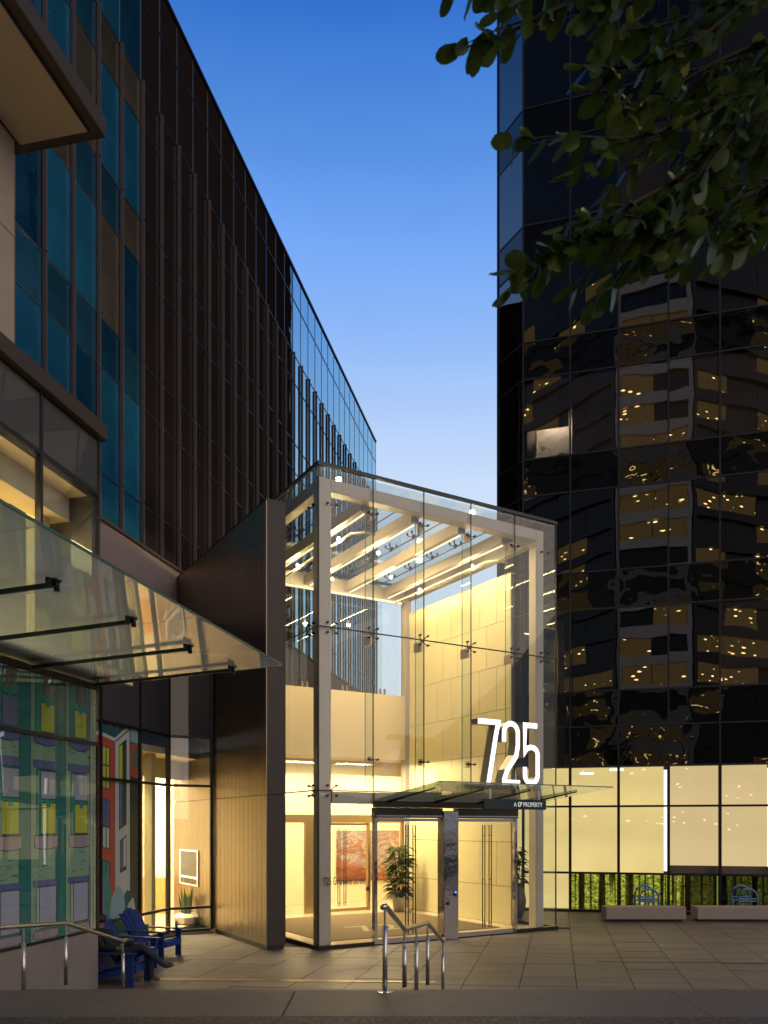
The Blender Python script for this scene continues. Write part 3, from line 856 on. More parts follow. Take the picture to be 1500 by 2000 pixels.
# property sign hanging under the canopy
ps = thing('property_sign', 'dark metal hanging sign lettered A CF PROPERTY under the canopy', 'sign', A(2.69, -2.30, 3.04), A_ROT)
bx('sign_panel', ps, 0, 1.72, -.03, .03, 0, .215, 'sign_face', .006)
bx('hanger', ps, .16, .20, -.012, .012, .216, .44, 'steel')
bx('hanger', ps, 1.50, 1.54, -.012, .012, .216, .44, 'steel')
text('sign_letter', 'A', .135, ps, (.80, -.032, .062), (R(90), 0, 0), 'letter_white', .002, sx=.85)
text('sign_letter', 'PROPERTY', .135, ps, (1.06, -.032, .062), (R(90), 0, 0), 'letter_white', .002, sx=.85)
m = MB(); Lf, Rt = stroke(arc(.955, .11, .036, .042, 50, 310, 12), .022)
for i in range(len(Lf) - 1): m.add([(Lf[i].x, -.034, Lf[i].y), (Rt[i].x, -.034, Rt[i].y), (Rt[i + 1].x, -.034, Rt[i + 1].y), (Lf[i + 1].x, -.034, Lf[i + 1].y)], [(0, 1, 2, 3)])
m.prism([(.968, .066), (.986, .066), (.992, .10), (1.018, .10), (1.022, .118), (.994, .118), (.997, .135), (1.034, .135), (1.04, .155), (.982, .155)], -.035, -.033)
m.build('sign_logo', 'letter_white', ps)

# ================================================================== BRONZE WALL
bw = thing('bronze_wall', 'tall dark wall with vertical bronze cladding strips beside the glass cube', 'wall', A(-1.006, .487), A_ROT)
bx('wall_core', bw, .03, .45, .03, 6.7, .25, 9.66, 'bronze_dark')
bx('base_kick', bw, .04, .43, .05, 6.6, 0, .25, 'black')
bx('end_panel', bw, 0.02, .452, -.0, .028, .10, 3.35, 'bronze_dark')
bx('end_panel', bw, 0.02, .452, -.0, .028, 3.375, 9.70, 'bronze_dark')
bx('wall_cap', bw, -.01, .46, -.01, 6.7, 9.702, 9.73, 'black')
k = 0; v = .0
while v < 6.6:
    w = .262
    for z0, z1 in ((.12, 3.35), (3.37, 9.70)):
        bx('cladding_strip', bw, .0, .028, v + .006, v + w - .006, z0, z1, 'bronze')
    v += w
ib = thing('notice_board', 'grey framed directory board fixed to the bronze wall behind glass', 'notice board', A(-1.006, .487), A_ROT)
bx('board_panel', ib, -.03, -.01, 4.60, 6.05, 1.33, 2.0, 'board')
bx('board_panel', ib, -.03, -.01, 4.60, 6.05, 1.12, 1.27, 'black')
for (a, b, z0, z1) in ((4.54, 6.11, 2.0, 2.03), (4.54, 6.11, 1.09, 1.12), (4.54, 6.11, 1.275, 1.325)):
    bx('board_frame', ib, -.035, -.005, a, b, z0, z1, 'white')
for (a, b) in ((4.54, 4.6), (6.05, 6.11)):
    for (z0, z1) in ((1.121, 1.269), (1.331, 1.999)): bx('board_frame', ib, -.035, -.005, a, b, z0, z1, 'white')
text('board_logo', 'CF', .12, ib, (-.033, 5.9, 1.15), (R(90), 0, R(-90)), 'letter_white', .001, sx=1.6)

# ================================================================== STORE WITH THE MURAL (left foreground)
def on_plane(px, py, X0=-7.629, Y0=13.5):   # a photograph pixel on a street-grid wall -> (u, z) along that wall
    Y = -X0 / (.214 - (px - 750) / 1590)
    return ((Y - Y0) * 1.0226, H + (1612 - py) / 1590 * Y)
store = thing('mural_store', 'shop building with green printed mural windows and concrete base', 'building', S_ORG, B_ROT)
bx('plinth', store, -11, 0, 0, .35, 0, .96, 'concrete', .006)
bx('end_wall', store, -.12, -.002, .04, 1.9, .96, 9.05, 'store_span')
bx('end_wall', store, -.12, -.002, .36, 1.9, 0, .955, 'concrete')
bx('back_wall', store, -11, -.125, 3.0, 3.2, 5.3, 9.05, 'cream_wall')
bx('inner_column', store, -2.15, -1.85, .5, .8, 5.3, 8.12, 'cream')
bx('inner_column', store, -3.9, -3.6, 1.2, 1.5, 5.3, 8.12, 'cream')
bx('inner_column', store, -.55, -.3, .7, .95, 5.3, 8.12, 'cream')
bx('inner_beam', store, -10.9, -.13, .45, .9, 7.72, 8.11, 'cream_wall')
bx('upper_floor', store, -11, -.125, .12, 2.99, 5.1, 5.28, 'cream_wall')
bx('upper_ceiling', store, -11, -.125, .12, 2.99, 8.12, 8.3, 'cream_wall')
area_light('store_light', frame_pt(S_ORG, B_ROT, -3.2, 1.7, 8.05), 3.0, 620, (1, .76, .36), (0, 0, B_ROT), 1.2)
bx('coping', store, -11, .10, -.12, .4, 9.10, 9.36, 'fascia', .01)
bx('roof_slab', store, -11, 0, .41, 3.2, 9.06, 9.2, 'concrete')
SM = 1.53
for k in range(6):
    a, b = -(k + 1) * SM + .03, -k * SM - .03
    bx('spandrel_pane', store, a, b, .0, .03, 8.22, 9.06, 'store_span')
    bx('window_pane', store, a, b, .0, .02, 5.40, 8.15, 'window_glass')
    bx('mullion', store, b, b + .06, -.02, .08, 5.40, 9.09, 'black')
    for z0, z1 in ((1.0, 4.01), (4.07, 4.93)):
        bx('mural_pane', store, a - .02, b + .02, -.006, .0, z0, z1, 'mural_glass')
bx('mullion', store, -9.2, -.001, -.022, .08, 8.15, 8.22, 'black')
bx('mullion', store, -9.2, -.001, -.018, .02, 4.01, 4.07, 'black')
bx('mullion', store, -9.2, -.001, -.018, .02, .962, 1.0, 'black')
bx('mullion', store, -9.2, -.001, -.03, .06, 4.93, 5.04, 'fascia')
bx('mullion', store, -.04, .0, -.02, .03, 1.0, 4.01, 'fascia')
bx('mural_backing', store, -9.2, -.125, .03, .10, .965, 5.04, 'black')
bx('canopy_ledger', store, -11, .42, -.40, -.04, 5.06, 5.26, 'soffit', .008)
# the printed mural, flat colour shapes in 0.6 mm layers
sage, teal, dteal, lil, pur, blu, yel, mau, ink, gry = (flat('mural_' + n_, c_) for n_, c_ in (
    ('sage', (.16, .24, .17)), ('teal', (.015, .17, .135)), ('dteal', (.01, .11, .10)), ('lilac', (.25, .23, .31)), ('purple', (.12, .10, .20)),
    ('blue', (.075, .08, .20)), ('yellow', (.42, .37, .03)), ('mauve', (.24, .18, .20)), ('ink', (.012, .03, .035)), ('grey', (.10, .095, .075))))
flat('mural_pale', (.26, .29, .22)); flat('mural_red', (.30, .045, .035)); flat('mural_white', (.42, .38, .42)); flat('mural_sky', (.16, .26, .40)); flat('mural_deep', (.01, .06, .075))
flat('mural_dark', (.02, .03, .02))
MUR = ['mural_' + s for s in ('sage', 'teal', 'dteal', 'lilac', 'purple', 'blue', 'yellow', 'mauve', 'ink', 'grey', 'pale', 'red', 'white', 'sky', 'deep', 'dark')]
mi = {s[6:]: i for i, s in enumerate(MUR)}
class Mural(MB):
    def poly(s, pts, c, lay): s.add([(u, -lay * .0006, z) for u, z in pts], [list(range(len(pts)))], mi[c])
    def rect(s, u0, u1, z0, z1, c, lay): s.poly([(u0, z0), (u1, z0), (u1, z1), (u0, z1)], c, lay)
    def box_o(s, u0, u1, z0, z1, c, lay, t=.016):
        s.rect(u0 - t, u1 + t, z0 - t, z1 + t, 'ink', lay); s.rect(u0, u1, z0, z1, c, lay + 1)
    def bow(s, u0, u1, z0, z1, dip, c, lay):
        P = [(u0 + (u1 - u0) * i / 6, z1) for i in range(7)] + [(u1 - (u1 - u0) * i / 6, z0 - dip * math.sin(math.pi * i / 6)) for i in range(7)]
        cx = (u0 + u1) / 2; cz = (z0 + z1) / 2
        s.poly([(cx + (u - cx) * 1.05, cz + (z - cz) * 1.12) for u, z in P], 'ink', lay); s.poly(P, c, lay + 1)
    def dash(s, u, z, du, dz, lay, c='ink', t=.008): s.poly([(u, z), (u + du, z + dz), (u + du, z + dz + t), (u, z + t)], c, lay)
mu = Mural(); rr = random.Random(5)
mu.rect(-9.1, -.05, .99, 4.98, 'sage', 0)
for q in range(9):
    uc = -.46 - q * .86
    mu.box_o(uc - .66, uc - .42, .99, 4.98, 'dteal', 1)
    mu.box_o(uc - .30, uc + .20, 4.02, 4.98, 'teal', 3); mu.rect(uc - .17, uc + .15, 4.62, 4.98, 'grey', 5)
    mu.bow(uc - .18, uc + .16, 4.56, 4.63, .05, 'teal', 6)
    mu.box_o(uc - .17, uc + .15, 4.10, 4.52, 'purple' if q % 3 == 2 else 'yellow', 8)
    mu.rect(uc - .05, uc + .05, 4.47, 4.53, 'teal', 10)
    mu.bow(uc - .34, uc + .24, 3.95, 4.07, .06, 'blue', 11)
    mu.bow(uc - .34, uc + .22, 3.56, 3.66, .02, 'blue', 3)
    mu.box_o(uc - .27, uc + .18, 2.56, 3.52, 'teal', 5); mu.box_o(uc - .17, uc + .18, 3.10, 3.50, 'lilac', 7); mu.box_o(uc - .17, uc + .18, 2.58, 3.03, 'yellow', 7)
    mu.rect(uc - .04, uc + .06, 2.97, 3.06, 'teal', 9)
    mu.bow(uc - .32, uc + .24, 2.38, 2.54, .03, 'mauve', 7)
    mu.bow(uc - .34, uc + .22, 1.80, 1.88, .01, 'blue', 3)
    mu.box_o(uc - .28, uc + .20, 1.16, 1.78, 'pale', 5); mu.box_o(uc - .20, uc + .19, 1.18, 1.78, 'lilac', 7)
    mu.bow(uc - .34, uc + .24, 1.03, 1.13, .02, 'mauve', 5)
    for z in (4.72, 3.27, 1.5):
        for w in (-.08, .02, .07):
            mu.poly([(uc + w, z - .09), (uc + w + .008, z - .09), (uc + w + .07, z + .07), (uc + w + .062, z + .07)], 'pale', 12)
    for _ in range(14):
        mu.dash(uc + rr.uniform(-.38, .22), rr.choice((3.78, 3.85, 3.9, 2.3, 2.22, 2.1, 2.0, 1.95, 4.8, 4.3)) + rr.uniform(-.03, .03), rr.uniform(.05, .14), rr.uniform(-.02, .02), 13)
mu.box_o(-.20, -.13, .99, 4.98, 'pale', 14); mu.rect(-.11, -.05, .99, 4.98, 'pale', 14)
for _ in range(26): mu.dash(-.10, rr.uniform(1.1, 4.9), .05, .02, 15)
mu.build('mural', MUR, store, (0, .026, 0))
# glass canopy over the shop front
sc_ = link('canopy', None, store, (0, 0, 4.72))
tl = math.atan2(.20, 3.2)
for k in range(6):
    m = MB(); m.box(-(k + 1) * SM + .005 + .02, -k * SM - .005 + .02, -3.22, -.05, .30, .322)
    m.build('canopy_pane', 'canopy_glass', sc_, (0, 0, 0), (-tl, 0, 0))
m = MB(); m.box(-9.16, .02, -3.235, -3.222, .298, .324); m.build('canopy_edge', 'green_edge', sc_, (0, 0, 0), (-tl, 0, 0))
for k in range(6):
    m = MB()
    m.prism([(-.30 - k * SM - .02, .225), (-.30 - k * SM + .02, .225), (-.30 - k * SM + .02, .27), (-.30 - k * SM - .02, .27)], -2.55, -.10)
    m.box(-.30 - k * SM - .055, -.30 - k * SM + .055, -2.57, -2.47, .275, .297)
    m.tube([(-.30 - k * SM - .07, -2.5, .20), (-.30 - k * SM - .07, -2.5, .30)], .03, 8); m.tube([(-.30 - k * SM + .07, -2.5, .20), (-.30 - k * SM + .07, -2.5, .30)], .03, 8)
    m.build('canopy_arm', 'arm', sc_, (0, 0, 0), (-tl, 0, 0))

# cream block above the shop
cb = thing('cream_roof_block', 'cream stone upper block with a broad overhanging roof slab', 'building', frame_pt(S_ORG, B_ROT, -2.06, .05, 9.37), B_ROT)
zz = 0
for z0, z1 in ((0, 1.62), (1.635, 3.0)):
    for k in range(5):
        bx('stone_panel', cb, -(k + 1) * 1.8 + .006, -k * 1.8 - (.006 if k else 0), 0, .12, z0, z1, 'cream_stone')
bx('block_core', cb, -9, -.003, .121, 3.0, 0, 3.0, 'cream_stone')
bx('roof_slab', cb, -9, .30, -1.25, 3.0, 3.06, 3.34, 'fascia', .012)
bx('soffit', cb, -9, .12, -1.07, -.01, 3.035, 3.058, 'soffit')
bx('soffit_trim', cb, -9, .14, -1.10, -1.075, 3.03, 3.059, 'black')

# ================================================================== RECESSED LOBBY GLAZING
R_ORG = (-5.26, 19.9, 0)
lob = thing('lobby_front', 'recessed lit shopfront with black frames, grey panels and red mural pane', 'shopfront', R_ORG, B_ROT)
zr = [.10, .66, 3.68, 4.88, 7.8]
jn = [0, -1.43, -3.05, -4.7, -6.35]
for k in range(4):
    a, b = jn[k + 1] + .025, jn[k] - .025
    for q in range(3):
        if k == 0: bx('window_pane', lob, a, b, 0, .02, zr[q] + .03, zr[q + 1] - .03, 'window_glass')
        else: bx('mural_pane', lob, a, b, -.012, -.006, zr[q] + .03, zr[q + 1] - .03, 'mural_glass')
    bx('grey_panel', lob, a, b, 0, .03, zr[3] + .035, zr[4], 'grey_span')
    bx('mullion', lob, b, b + .05, -.04, .08, .10, 7.8, 'black')
    for z in zr[:4]: bx('mullion', lob, a, b, -.035, .06, z - .03, z + .03, 'black')
bx('base_kerb', lob, -6.35, .03, -.05, .15, 0, .07, 'concrete')
bx('mural_backing', lob, -6.35, -1.46, .03, .08, .10, 4.85, 'black')
# frontal return to the bronze wall
ret = link('return_bay', None, lob, (0, 0, 0), (0, 0, math.atan2(.52, 1.0) - B_ROT))
for q in range(3): bx('window_pane', ret, .035, 1.02, 0, .02, zr[q] + .03, zr[q + 1] - .03, 'window_glass')
bx('grey_panel', ret, .035, 1.02, 0, .03, zr[3] + .035, zr[4], 'grey_span')
for z in zr[:4]: bx('mullion', ret, .035, 1.02, -.035, .06, z - .03, z + .03, 'black')
bx('mullion', ret, 1.02, 1.09, -.04, .08, .10, 7.8, 'black')
bx('base_kerb', ret, -.0, 1.09, -.05, .15, 0, .07, 'concrete')
# room behind
bx('room_floor', lob, -1.5, 4.4, .12, 6.0, .02, .09, 'floor')
bx('room_ceiling', lob, -1.5, 4.2, .12, 6.0, 4.45, 4.6, 'cream_wall')
bx('room_downstand', lob, -1.4, 3.2, .9, 1.0, 3.95, 4.445, 'cream_wall')
bx('room_back_wall', lob, 3.9, 4.0, .4, 6.0, .1, 4.44, 'cream_wall')
bx('room_side_wall', lob, -1.5, 3.89, 4.6, 4.7, .1, 4.44, 'cream_wall')
bx('room_column', lob, -.95, -.72, .30, .52, .1, 4.44, 'cream')
bx('room_column', lob, -.30, -.10, .30, .50, .1, 4.44, 'cream')
bx('low_wood_wall', lob, 3.80, 3.885, .5, 4.5, .1, 1.15, 'wood')
area_light('room_light', frame_pt(R_ORG, B_ROT, 1.6, 1.8, 4.38), 2.4, 1450, (1, .79, .45), (0, 0, B_ROT), 1.6)
area_light('room_light', frame_pt(R_ORG, B_ROT, -.6, 1.6, 4.38), 1.2, 330, (1, .79, .45), (0, 0, B_ROT), 1.2)
# red mural
def on_R(px, py): return on_plane(px, py, -9.519, 19.9)
m2 = Mural()
def PX(pts, c, lay): m2.poly([on_R(*p) for p in pts], c, lay)
m2.rect(-6.3, -1.47, .12, 4.84, 'deep', 0)
PX([(175, 1440), (196, 1432), (226, 1446), (228, 1800), (175, 1800)], 'red', 1)
PX([(226, 1447), (256, 1420), (258, 1800), (226, 1800)], 'ink', 1); PX([(227, 1450), (255, 1426), (256, 1800), (227, 1800)], 'white', 2)
PX([(175, 1432), (196, 1427), (226, 1441), (256, 1415), (257, 1421), (226, 1448), (196, 1434), (175, 1440)], 'white', 3)
PX([(257, 1419), (272, 1423), (272, 1452), (257, 1449)], 'sky', 3); PX([(257, 1452), (272, 1452), (272, 1520), (257, 1515)], 'red', 3)
PX([(258, 1470), (272, 1456), (272, 1498), (261, 1503)], 'grey', 4); PX([(257, 1517), (272, 1520), (272, 1800), (257, 1800)], 'dark', 4)
PX([(214, 1407), (222, 1409), (222, 1422), (214, 1419)], 'red', 2); PX([(228, 1412), (240, 1416), (230, 1424)], 'teal', 2)
for (y0, y1, c) in ((1455, 1538, 'yellow'), (1558, 1612, 'blue'), (1612, 1655, 'white'), (1678, 1740, 'teal')):
    PX([(201, y0), (217, y0 + 5), (217, y1 + 4), (201, y1)], 'ink', 4)
    PX([(203, y0 + 3), (208, y0 + 4), (208, y1 + 1), (203, y1 - 1)], c, 5); PX([(210, y0 + 5), (215, y0 + 6), (215, y1 + 2), (210, y1)], c, 5)
PX([(202, 1491), (216, 1495), (216, 1498), (202, 1494)], 'ink', 6)
PX([(234, 1456), (249, 1443), (249, 1610), (234, 1622)], 'ink', 4); PX([(235, 1459), (241, 1453), (241, 1526), (235, 1530)], 'yellow', 5); PX([(235, 1532), (241, 1528), (241, 1612), (235, 1618)], 'blue', 5)
PX([(236, 1642), (249, 1630), (249, 1698), (236, 1706)], 'ink', 4); PX([(237, 1645), (242, 1640), (242, 1694), (237, 1698)], 'blue', 5); PX([(243, 1639), (248, 1634), (248, 1690), (243, 1694)], 'white', 5)
PX([(196, 1710), (206, 1716), (212, 1750), (206, 1800), (175, 1800), (175, 1715)], 'purple', 6)
PX([(206, 1705), (214, 1710), (219, 1745), (214, 1800), (207, 1800)], 'teal', 7)
PX([(232, 1800), (238, 1760), (250, 1738), (262, 1744), (268, 1768), (270, 1800)], 'deep', 7)
PX([(214, 1800), (220, 1752), (231, 1730), (243, 1742), (246, 1770), (240, 1800)], 'sky', 8)
PX([(246, 1795), (252, 1765), (262, 1752), (266, 1775), (262, 1800)], 'white', 9)
m2.build('mural', MUR, lob, (0, .026, 0))
# snake plant and white planter inside
sp_ = thing('potted_plant', 'upright snake plant in a low white planter behind the lobby window', 'plant', at(368, 1812, 21.6) * Vector((1, 1, 0)) if False else (-5.22, 21.55, .09))
m = MB(); m.lathe([(.24, 0), (.32, .04), (.36, .2), (.28, .28), (.24, .28)], 8); m.build('pot', 'pot', sp_)
for k in range(13):
    a = k * 2.4; h = rnd.uniform(.38, .72); r0 = .05 + .010 * k; w = .035
    ox, oy = r0 * math.cos(a), r0 * math.sin(a); tx, ty = ox * 1.9, oy * 1.9
    m = MB(); s_ = (-math.sin(a) * w, math.cos(a) * w)
    m.add([(ox - s_[0], oy - s_[1], .26), (ox + s_[0], oy + s_[1], .26), (tx * .8 + s_[0] * 1.2, ty * .8 + s_[1] * 1.2, .34 + h * .55), (tx, ty, .34 + h), (tx * .8 - s_[0] * 1.2, ty * .8 - s_[1] * 1.2, .34 + h * .55)],
          [(0, 1, 2, 4), (4, 2, 3)])
    m.build('leaf', 'snake_leaf', sp_)

# ================================================================== LONG OFFICE BUILDING (left, above)
O_ORG = (-6.31, 21.12, 0); OM = 1.03
off = thing('office_building', 'long dark glass office block with brown vertical fins', 'building', O_ORG, B_ROT)
off_root = off
zf = [9.98, 11.05, 13.56, 14.72, 17.2, 18.38, 20.85, 22.0, 24.2, 25.42]
N0, N1 = -5, 27
for n_ in range(N0, N1):
    for q in range(9):
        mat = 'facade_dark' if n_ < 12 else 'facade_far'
        if n_ < 0: mat = 'facade_refl_teal' if (q % 2 == 0 and q) else 'facade_refl_blue'  # near-end reflections painted as differing pane tints
        if n_ < 0 and (n_ * 7 + q * 5) % 4 == 0: mat = 'facade_refl_deep'
        if (n_, q) in ((-1, 4), (-1, 6), (-2, 6), (-3, 5), (-4, 4), (-2, 3)): mat = 'facade_refl_beige'
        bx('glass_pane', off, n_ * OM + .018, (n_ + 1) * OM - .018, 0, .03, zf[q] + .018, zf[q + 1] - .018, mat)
for z in zf[1:-1]:
    bx('floor_rail', off, N0 * OM, N1 * OM, -.018, .04, z - .017, z + .017, 'rail_blue')
for n_ in range(N0, N1 + 1):
    bx('mullion', off, n_ * OM - .017, n_ * OM + .017, -.012, .05, 22.02, 25.42, 'rail_blue')
fm = MB()
for z0, z1 in ((9.98, 11.03), (11.07, 14.70), (14.74, 18.36), (18.40, 22.0)): fm.box(-.028, .028, -.105, -.02, z0, z1)
for z in (11.05, 14.72, 18.38): fm.box(-.018, .018, -.085, -.02, z - .03, z + .03)
fin_me = fm.mesh('fin', 'fin')
for n_ in range(N0, N1 + 1): link('fin', fin_me, off, (n_ * OM, 0, 0))
bx('parapet', off, N0 * OM, N1 * OM + .03, -.05, .3, 25.425, 25.52, 'mullion')
bx('sill_trim', off, N0 * OM, N1 * OM, -.10, .2, 9.90, 9.975, 'fascia')
for k in range(-4, 22):
    bx('stone_panel', off, k * 1.54 + .004, (k + 1) * 1.54 - .004, -.03, .12, 6.6, 9.89, 'stone')
bx('building_core', off, N0 * OM, N1 * OM, .06, 14, 5.5, 25.4, 'black')

# ================================================================== BLACK GLASS TOWER (right)
T_ORG = (4.43, 25.9, 0); T_ROT = -math.atan(.28); TM = 1.457
tow = thing('glass_tower', 'black glass office tower with lit ground floor blinds', 'building', T_ORG, T_ROT)
NC = 9
fl = [6.87 + 3.72 * k for k in range(7)]
def tower_col(par, x0, x1, c, facet=False):
    a, b = x0 + .025, x1 - .025
    rows_ = [(4.55, 5.75, 0), (5.80, 6.84, 0)]
    for z in fl: rows_ += [(z + .03, z + 2.52, 1), (z + 2.58, z + 3.69, 0)]
    for z0, z1, vis in rows_:
        if vis: bx('vision_pane', par, a, b, 0, .02, z0, z1, 'tower_glass')
        else: bx('spandrel_pane', par, a, b, 0, .02, z0, z1, 'tower_span')
    for z0, z1 in ((.08, 1.19), (1.25, 3.26), (3.32, 4.50)):
        bx('lobby_pane', par, a, b, 0, .02, z0, z1, 'lobby_glass')
    bx('mullion', par, x0 - .026, x0 + .026, -.035, .05, 0.0, 34.0, 'mullion')
for c_ in range(NC): tower_col(tow, c_ * TM, (c_ + 1) * TM, c_)
for z in [4.525, 5.775] + [f for f in fl] + [f + 2.55 for f in fl]:
    bx('floor_rail', tow, .02, NC * TM, -.022, .03, z - .026, z + .026, 'mullion')
for z in (1.22, 3.29): bx('floor_rail', tow, .02, NC * TM, -.03, .04, z - .032, z + .032, 'black')
for c_ in range(NC + 1): bx('base_mullion', tow, c_ * TM - .042, c_ * TM + .042, -.05, .06, .08, 4.5, 'black')
bx('base_plate', tow, 0, NC * TM, -.03, .1, 0, .075, 'black')
# corner facet
fa = math.atan2(1.2, -.63) - math.pi - T_ROT
L_ = math.hypot(.63, 1.2)
cor = link('corner_bay', None, tow, (frame_pt((0, 0), -T_ROT, -.63, 1.2)[0], frame_pt((0, 0), -T_ROT, -.63, 1.2)[1], 0), (0, 0, fa))
tower_col(cor, 0, L_, -1)
for z in [4.525, 5.775] + fl + [f + 2.55 for f in fl]: bx('floor_rail', cor, .02, L_, -.02, .03, z - .026, z + .026, 'mullion')
# inner core, so no light passes through; rooms are shallow boxes in front of it
def t_poly(pts, z0, z1, name, mat, par=tow):
    mm = MB(); mm.hprism(pts, z0, z1); return mm.build(name, mat, par)
cx0, cy0, _ = frame_pt((0, 0), -T_ROT, -.63, 1.2)
side = Vector((.214, 1)).normalized(); sl = Vector((math.cos(-T_ROT) * side.x - math.sin(-T_ROT) * side.y, math.sin(-T_ROT) * side.x + math.cos(-T_ROT) * side.y))
far = (cx0 + sl.x * 29.8, cy0 + sl.y * 29.8)
t_poly([(.3, .8), (NC * TM, .8), (NC * TM + sl.x * 30, .8 + sl.y * 30), (far[0] + .12, far[1]), (cx0 + .12, cy0 + .45)], 4.6, 34, 'inner_core', 'black')
t_poly([(.35, 1.4), (NC * TM, 1.4), (NC * TM + sl.x * 30, 1.4 + sl.y * 30), (far[0] + .3, far[1]), (cx0 + .4, cy0 + .8)], 0, 4.45, 'inner_core', 'black')
t_poly([(0, 0.02), (NC * TM, 0.02), (NC * TM + sl.x * 30, sl.y * 30), (far[0], far[1]), (cx0, cy0 + .02)], 34.05, 92, 'upper_glazing', 'tower_side')
# long side face seen only in the reflection of the office block
sf = link('side_face', None, tow, (cx0, cy0, 0), (0, 0, math.atan2(sl.y, sl.x)))
for k in range(14):
    bx('side_pane', sf, k * 2.13 + .03, (k + 1) * 2.13 - .03, -.03, 0, .1, 34, 'tower_side')
for k in range(21):
    bx('side_mullion', sf, k * 1.457 - .04, k * 1.457 + .04, -.09, -.031, .1, 33.9, 'rail_blue')
for z in fl + [f + 2.55 for f in fl]:
    bx('side_rail', sf, .05, 29.7, -.07, -.032, z - .04, z + .04, 'rail_blue')
# dim rooms, blinds
for c_ in range(-1, NC):
    par, x0, x1 = (cor, .05, L_ - .05) if c_ < 0 else (tow, c_ * TM + .05, (c_ + 1) * TM - .05)
    for i, z in enumerate(fl):
        lit = i == 2 or (i, c_) in ((0, 4), (4, 2))
        if i == 2 and c_ == 0: continue
        bx('roller_blind', par, x0, x1, .16, .18, z + (.06 if c_ != 3 else .12), z + 2.5, 'dim_room' if lit and c_ >= 0 else 'dark_conc')
# one lit office with a desk lamp
z0 = fl[2]
bx('roller_blind', tow, .05, TM - .05, .16, .18, z0 + .98, z0 + 2.5, 'dim_room')
bx('office_back', tow, .05, TM + .6, .74, .79, z0 + .02, z0 + 1.6, 'white')
bx('office_floor', tow, .05, TM + .6, .06, .73, z0, z0 + .03, 'white')
bx('office_wall', tow, .34, .40, .2, .73, z0 + .04, z0 + 1.0, 'white')
bx('office_ceiling', tow, .05, TM + .6, .20, .73, z0 + 1.62, z0 + 1.7, 'white')
area_light('office_light', frame_pt(T_ORG, T_ROT, 1.0, .45, z0 + 1.55), .9, 55, (1, .92, .80), (0, 0, T_ROT), .3)
dl = thing('desk_lamp', 'small dark desk lamp in the lit upper window of the black tower', 'lamp', frame_pt(T_ORG, T_ROT, .80, .45, z0 + .031), T_ROT)
m = MB(); m.lathe([(.09, 0), (.09, .02), (.02, .03)], 10); m.build('base', 'black', dl)
m = MB(); m.tube([(0, 0, .02), (.02, 0, .42), (-.20, 0, .52)], .012, 6); m.build('arm', 'black', dl)
m = MB(); m.lathe([(.07, -.05), (.03, .03), (.01, .04)], 10, 0, (-.22, 0, .50)); m.build('shade', 'black', dl)
de = thing('desk_clutter', 'dark papers and boxes on the sill of the lit tower office', 'clutter', frame_pt(T_ORG, T_ROT, 1.05, .3, z0 + .031), T_ROT)
for (a, h) in ((-.5, .06), (-.15, .12), (.05, .2), (.22, .13)): bx('box', de, a, a + .16, 0, .15, 0, h, 'black')
# ground floor: lit blinds, bright gaps, forest print
for c_ in range(-1, NC):
    par, x0, x1 = (cor, .03, L_ - .03) if c_ < 0 else (tow, c_ * TM + .03, (c_ + 1) * TM - .03)
    gap = .10 if c_ in (2, 4, 6) else 0
    mt = 'blind' if c_ < 3 else 'blind_dim'
    bx('roller_blind', par, x0, x1 - gap, .20, .22, 3.30, 4.50, mt)
    lo = 1.20 if c_ < 3 else 1.48
    bx('roller_blind', par, x0, x1 - gap, .20, .22, lo, 3.28, mt)
    if c_ >= 3: bx('blind_rail', par, x0, x1, .19, .24, 1.22, 1.475, 'stone')
    if gap: bx('light_gap', par, x1 - gap + .01, x1, .21, .23, 1.3, 4.4, 'tube')
    if c_ <= 0: bx('roller_blind', par, x0, x1, .20, .22, .08, 1.19, mt)
    elif c_ < 3: bx('forest_panel', par, x0, x1, .20, .22, .08, 1.19, 'forest')
    else:
        if c_ == 3: bx('forest_panel', par, x0, x0 + .45, .20, .22, .08, 1.19, 'forest')
        bx('forest_panel', par, x0 + (.62 if c_ == 3 else 0), x1 - .05, .20, .22, .08, 1.19, 'forest_dim')
        bx('light_gap', par, x1 - .035, x1, .21, .225, .1, 1.18, 'green_gap')
for (u, z) in ((1.75, 4.30), (2.65, 4.40)): bx('ceiling_tube', tow, u, u + .42, .17, .185, z, z + .06, 'tube')
bx('soffit', tow, 0, NC * TM, .05, 1.38, 4.505, 4.545, 'black')

